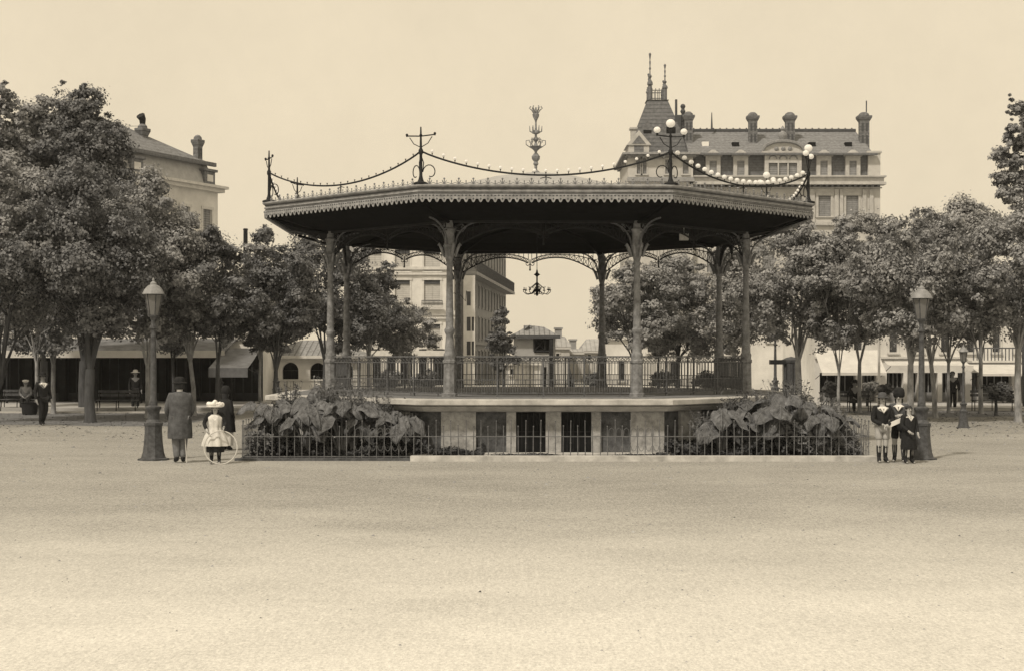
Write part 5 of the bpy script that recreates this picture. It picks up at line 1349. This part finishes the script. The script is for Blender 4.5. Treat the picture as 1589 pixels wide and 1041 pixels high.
        fs.append(tuple(range(n)))
        mb.add(vs, fs); mb.build('hair', hair[0], body, ang=80)
    # clothes
    def scaled(keys, edges_, fac, m, nm, ends=None):
        nd = []; 
        for k in keys:
            r_ = rad[k]; fk = fac.get(k, fac['_'])
            nd.append((V[k], tuple(x * H * fk for x in r_) if isinstance(r_, tuple) else r_ * H * fk))
        ee = [(keys.index(a), keys.index(b)) for a, b in edges_]
        return skin_mesh(nm, nd, ee, m, t)
    for c in clothes:
        kind = c[0]
        if kind == 'jacket':
            o_ = scaled(['waist', 'chest', 'shl', 'ell', 'wrl', 'shr', 'elr', 'wrr', 'hip'], [('hip', 'waist'), ('waist', 'chest'), ('chest', 'shl'), ('shl', 'ell'), ('ell', 'wrl'), ('chest', 'shr'), ('shr', 'elr'), ('elr', 'wrr')], {'_': 1.24, 'wrl': 1.55, 'wrr': 1.55, 'ell': 1.4, 'elr': 1.4, 'shl': 1.3, 'shr': 1.3}, c[1], 'jacket')
        elif kind == 'trousers':
            scaled(['hip', 'hpl', 'knl', 'anl', 'hpr', 'knr', 'anr'], [('hip', 'hpl'), ('hpl', 'knl'), ('knl', 'anl'), ('hip', 'hpr'), ('hpr', 'knr'), ('knr', 'anr')], {'_': 1.2, 'anl': 1.75, 'anr': 1.75, 'knl': 1.4, 'knr': 1.4}, c[1], 'trousers')
        elif kind == 'shorts':
            k1 = V['hpl'].lerp(V['knl'], .85); k2 = V['hpr'].lerp(V['knr'], .85)
            skin_mesh('shorts', [(V['hip'], (.085 * H, .068 * H)), (V['hpl'], .06 * H), (k1, .062 * H), (V['hpr'], .06 * H), (k2, .062 * H)], [(0, 1), (1, 2), (0, 3), (3, 4)], c[1], t)
        elif kind == 'stockings':
            for a, b in (('knl', 'anl'), ('knr', 'anr')):
                skin_mesh('stocking', [(V[a], .041 * H), (V[a].lerp(V[b], .4) + Vector((0, .006 * H, 0)), .04 * H), (V[b], .028 * H)], [(0, 1), (1, 2)], c[1], t, sub=1)
        elif kind == 'boots':
            for a, b in (('anl', 'tol'), ('anr', 'tor')):
                heel = V[a] + Vector((0, .02 * H, -.028 * H)); up = V[a] + Vector((0, 0, .05 * H))
                skin_mesh('boot', [(up, .031 * H), (V[a], .031 * H), (heel, .024 * H), (V[b], .022 * H)], [(0, 1), (1, 2), (1, 3)], c[1], t, sub=1)
        elif kind == 'skirt':    # (kind, mat, name, z0, z1, profile, y shift, pleats)
            _, m, nm, prof, pl = c; mb = MB(); n = 40; vs = []; fs = []
            for i, (r_, rz_, zz, yo) in enumerate(prof):
                for k in range(n):
                    a = 2 * PI * k / n; w_ = 1 + pl * math.sin(a * 9 + .6 * math.sin(a * 3)) * (1 - i / len(prof))
                    vs.append((V['hip'].x * (zz < .6) + r_ * H * math.cos(a) * w_, yo * H + rz_ * H * math.sin(a) * w_, zz * H))
            for i in range(len(prof) - 1):
                for k in range(n): fs.append((i * n + k, i * n + (k + 1) % n, (i + 1) * n + (k + 1) % n, (i + 1) * n + k))
            fs.append(tuple(range(n - 1, -1, -1))); fs.append(tuple((len(prof) - 1) * n + k for k in range(n)))
            mb.add(vs, fs); mb.build(nm, m, t, ang=60)
        elif kind == 'collar':
            mb = MB(); z = V['neck'].z; y = V['neck'].y
            mb.lathe([(.085 * H, -.03 * H), (.088 * H, -.022 * H), (.045 * H, .006 * H), (.036 * H, .008 * H)], 16, (V['neck'].x, y, z - .005 * H), 1.05, .85)
            for s in (-1, 1): mb.add([(s * .0 + V['neck'].x, y - .085 * H, z - .1 * H), (V['neck'].x + s * .055 * H, y - .075 * H, z - .025 * H), (V['neck'].x + s * .015 * H, y - .06 * H, z + .0 * H), (V['neck'].x + s * .0 * H, y - .092 * H, z - .09 * H), (V['neck'].x + s * .055 * H, y - .083 * H, z - .02 * H), (V['neck'].x + s * .015 * H, y - .07 * H, z + .003 * H)], [(0, 1, 2), (3, 5, 4), (0, 3, 4, 1), (1, 4, 5, 2), (2, 5, 3, 0)])
            mb.build('collar', c[1], t, ang=60)
    # hats
    if hat:
        kind, m, s = hat; mb = MB(); c = (hd.x, hd.y + .004 * f, hd.z + .028 * f)
        if kind == 'brim': prof = [(.062, 0), (.115 * s, -.008), (.118 * s, 0), (.066, .008), (.062, .03), (.055, .06), (.035, .072), (.002, .074)]
        elif kind == 'cap': prof = [(.06, -.01), (.066, 0), (.085 * s, .022), (.08 * s, .042), (.045, .055), (.002, .058)]
        elif kind == 'bonnet': prof = [(.06, 0), (.1 * s, -.012), (.135 * s, .0), (.137 * s, .012), (.08, .02), (.078, .045), (.055, .065), (.002, .07)]
        elif kind == 'fur': prof = [(.062, -.035), (.085 * s, -.015), (.09 * s, .03), (.078 * s, .08), (.05 * s, .108), (.002, .115)]
        mb.lathe([(a * f, b * f) for a, b in prof], 20, c); h_ = mb.build('hat', m, t, ang=50)
        if kind == 'cap':
            mb = MB(); mb.lathe([(.03 * f, -.004 * f), (.045 * f, -.002 * f), (.03 * f, .004 * f)], 12, (c[0], c[1] - .07 * f, c[2] - .006 * f), 1.2, .8); mb.build('peak', m, h_)
        if kind == 'bonnet':
            mb = MB(); rnd = random.Random(3)
            for i in range(30):
                a = rnd.uniform(0, 2 * PI); r_ = rnd.uniform(.03, .12) * s; mb.ball((c[0] + r_ * f * math.cos(a), c[1] + r_ * f * math.sin(a), c[2] + (.02 + .07 * rnd.random() * (1 - r_ * 4)) * f), rnd.uniform(.02, .04) * f, 7, 5)
            mb.build('ruffle', m, h_)
    return t, V
# man seen from behind in a long worn coat, beside the left lamp
figure('person in a long worn grey coat seen from behind, beside the left lamp', 279, 30.9, 1.74, PI + .35,
       dict(wrl=(-.1, -.13, .5), wrr=(.1, -.13, .5), ell=(-.15, -.02, .62), elr=(.15, -.02, .62), head=(.0, -.03, .92), head0=(0, -.015, .87), crown=(0, -.03, .97), anl=(-.035, .01, .05), anr=(.035, .01, .05), tol=(-.05, -.07, .018), tor=(.05, -.07, .018), knl=(-.045, -.01, .28), knr=(.045, -.01, .28)),
       [('trousers', M_gry), ('boots', M_blk), ('jacket', M_grycoat), ('skirt', M_grycoat, 'coat', [(.14, .115, .29, 0), (.145, .12, .33, 0), (.14, .115, .45, 0), (.125, .1, .6, 0), (.135, .1, .7, 0), (.15, .09, .78, 0), (.1, .07, .825, 0), (.04, .04, .845, 0)], .035), ('collar', M_gry)],
       hat=('brim', M_blk, .8), hair=(M_hair, .0))
# walking stick of the man
t = thing('walking_stick', 'thin walking stick held beside the person in the long grey coat', 'walking stick', (PX(290, 30.8), 30.8, 0)); mb = MB(); mb.tube([(0, 0, 0), (-.03, 0, .45), (-.06, 0, .82), (-.1, 0, .86), (-.13, 0, .83)], .011, 6); mb.build('stick', M_wood, t)
# girl with the hoop
figure('child in a white dress and big ruffled white hat holding a hoop', 334, 30.6, 1.26, .12,
       dict(wrl=(-.13, -.1, .56), wrr=(.15, -.15, .6), ell=(-.18, .0, .66), elr=(.17, -.02, .66), neck=(0, 0, .79), head0=(0, -.005, .84), head=(0, -.01, .9), crown=(0, 0, .955)),
       [('stockings', M_blk), ('boots', M_blk), ('jacket', M_blk),
        ('skirt', M_blk, 'underskirt', [(.14, .12, .19, 0), (.145, .125, .25, 0), (.14, .12, .33, 0), (.12, .1, .42, 0)], .05),
        ('skirt', M_cream, 'dress', [(.205, .16, .29, 0), (.2, .155, .34, 0), (.16, .125, .46, 0), (.098, .085, .57, 0), (.1, .085, .61, 0), (.118, .09, .7, 0), (.125, .085, .76, 0), (.07, .06, .8, 0)], .13), ('collar', M_wht)],
       hat=('bonnet', M_wht, 1.05), hair=(M_hair, .06))
t = thing('hoop', 'large thin pale wooden hoop held upright by the child in white', 'toy hoop', (PX(342.5, 30.35), 30.35, 0))
mb = MB(); Rh = .335; mb.tube([(Rh * math.cos(a * PI / 24), .02 * math.sin(a * PI / 24), Rh + .012 + Rh * math.sin(a * PI / 24)) for a in range(49)], .013, 6, cap=False); mb.build('ring', M_wood, t)
# figure in black behind
figure('person in a black cloak standing behind the child with the hoop', 350, 35.0, 1.42, PI - .6,
       dict(wrl=(-.09, -.1, .52), wrr=(.09, -.1, .52)),
       [('boots', M_blk), ('jacket', M_blk), ('skirt', M_wht, 'petticoat', [(.13, .11, .08, 0), (.14, .12, .2, 0), (.13, .11, .36, 0)], .04), ('skirt', M_blk, 'cloak', [(.17, .15, .3, 0), (.165, .14, .4, 0), (.14, .12, .6, 0), (.145, .11, .72, 0), (.12, .09, .79, 0), (.05, .05, .84, 0)], .05)],
       hat=('fur', M_blk, .85), hair=(M_hair, .05))
# boys by the right lamp
GB = 'children standing by the right lamp'
figure('child with clasped hands and light knee breeches, leftmost of three by the right lamp', 1369, 30.9, 1.42, .05,
       dict(wrl=(-.03, -.13, .56), wrr=(.03, -.13, .545), ell=(-.15, -.03, .62), elr=(.15, -.03, .62), anl=(-.045, .01, .05), anr=(.045, .01, .05), knl=(-.05, -.01, .28), knr=(.05, -.01, .28), tol=(-.06, -.08, .018), tor=(.07, -.08, .018)),
       [('shorts', M_gry_l if 'M_gry_l' in globals() else mat('light_grey_breeches', .3, .42, scale=9)), ('stockings', M_blk), ('boots', M_blk), ('jacket', M_blk), ('collar', M_wht)], hat=('brim', mat('dark_straw_hat', .05, .1, scale=20), .95), hair=(M_hair, .02), group=GB)
figure('child in a tall dark hat, middle one of the three by the right lamp', 1395, 31.1, 1.46, -.35,
       dict(wrl=(-.02, -.14, .66), wrr=(.12, -.12, .6), ell=(-.17, -.04, .62), elr=(.15, -.02, .63), hpl=(-.05, 0, .5)),
       [('shorts', M_blk), ('stockings', mat('dark_grey_stockings', .04, .08)), ('boots', M_blk), ('jacket', M_grycoat), ('collar', M_wht)], hat=('fur', M_blk, .92), hair=(M_hair, .05), group=GB)
t2, V2 = figure('small child in a dark smock with a pale neckcloth, nearest the right lamp', 1410, 30.7, 1.2, .25,
       dict(wrl=(-.08, -.14, .56), wrr=(.13, -.08, .52), ell=(-.15, -.04, .64), elr=(.15, .0, .64)),
       [('stockings', M_blk), ('boots', M_blk), ('jacket', M_blk), ('skirt', M_blk, 'smock', [(.135, .11, .24, 0), (.14, .115, .3, 0), (.12, .1, .45, 0), (.11, .09, .6, 0), (.12, .085, .74, 0), (.07, .06, .81, 0)], .05), ('collar', M_cream)], hair=(M_hair, .03), group=GB)
# white paper held by the middle boy
t = thing('folded_paper', 'white folded paper held by the middle child of the three', 'paper', (PX(1389, 30.75), 30.75, .78)); mb = MB(); mb.add([(-.14, 0, -.06), (.13, 0, .06), (.13, .0, .16), (-.1, 0, .06), (-.14, .012, -.06), (.13, .012, .06), (.13, .012, .16), (-.1, .012, .06)], [(0, 1, 2, 3), (7, 6, 5, 4), (0, 4, 5, 1), (1, 5, 6, 2), (2, 6, 7, 3), (3, 7, 4, 0)]); mb.build('sheet', M_wht, t, smooth=False)
# far figures
figure('far figure in dark clothes walking beside the slim pale trunk at far left', 66, 47.5, 1.66, .8, dict(knl=(-.05, -.06, .28), anl=(-.05, -.02, .05), anr=(.05, .1, .06), tor=(.06, .04, .018), tol=(-.05, -.11, .018)),
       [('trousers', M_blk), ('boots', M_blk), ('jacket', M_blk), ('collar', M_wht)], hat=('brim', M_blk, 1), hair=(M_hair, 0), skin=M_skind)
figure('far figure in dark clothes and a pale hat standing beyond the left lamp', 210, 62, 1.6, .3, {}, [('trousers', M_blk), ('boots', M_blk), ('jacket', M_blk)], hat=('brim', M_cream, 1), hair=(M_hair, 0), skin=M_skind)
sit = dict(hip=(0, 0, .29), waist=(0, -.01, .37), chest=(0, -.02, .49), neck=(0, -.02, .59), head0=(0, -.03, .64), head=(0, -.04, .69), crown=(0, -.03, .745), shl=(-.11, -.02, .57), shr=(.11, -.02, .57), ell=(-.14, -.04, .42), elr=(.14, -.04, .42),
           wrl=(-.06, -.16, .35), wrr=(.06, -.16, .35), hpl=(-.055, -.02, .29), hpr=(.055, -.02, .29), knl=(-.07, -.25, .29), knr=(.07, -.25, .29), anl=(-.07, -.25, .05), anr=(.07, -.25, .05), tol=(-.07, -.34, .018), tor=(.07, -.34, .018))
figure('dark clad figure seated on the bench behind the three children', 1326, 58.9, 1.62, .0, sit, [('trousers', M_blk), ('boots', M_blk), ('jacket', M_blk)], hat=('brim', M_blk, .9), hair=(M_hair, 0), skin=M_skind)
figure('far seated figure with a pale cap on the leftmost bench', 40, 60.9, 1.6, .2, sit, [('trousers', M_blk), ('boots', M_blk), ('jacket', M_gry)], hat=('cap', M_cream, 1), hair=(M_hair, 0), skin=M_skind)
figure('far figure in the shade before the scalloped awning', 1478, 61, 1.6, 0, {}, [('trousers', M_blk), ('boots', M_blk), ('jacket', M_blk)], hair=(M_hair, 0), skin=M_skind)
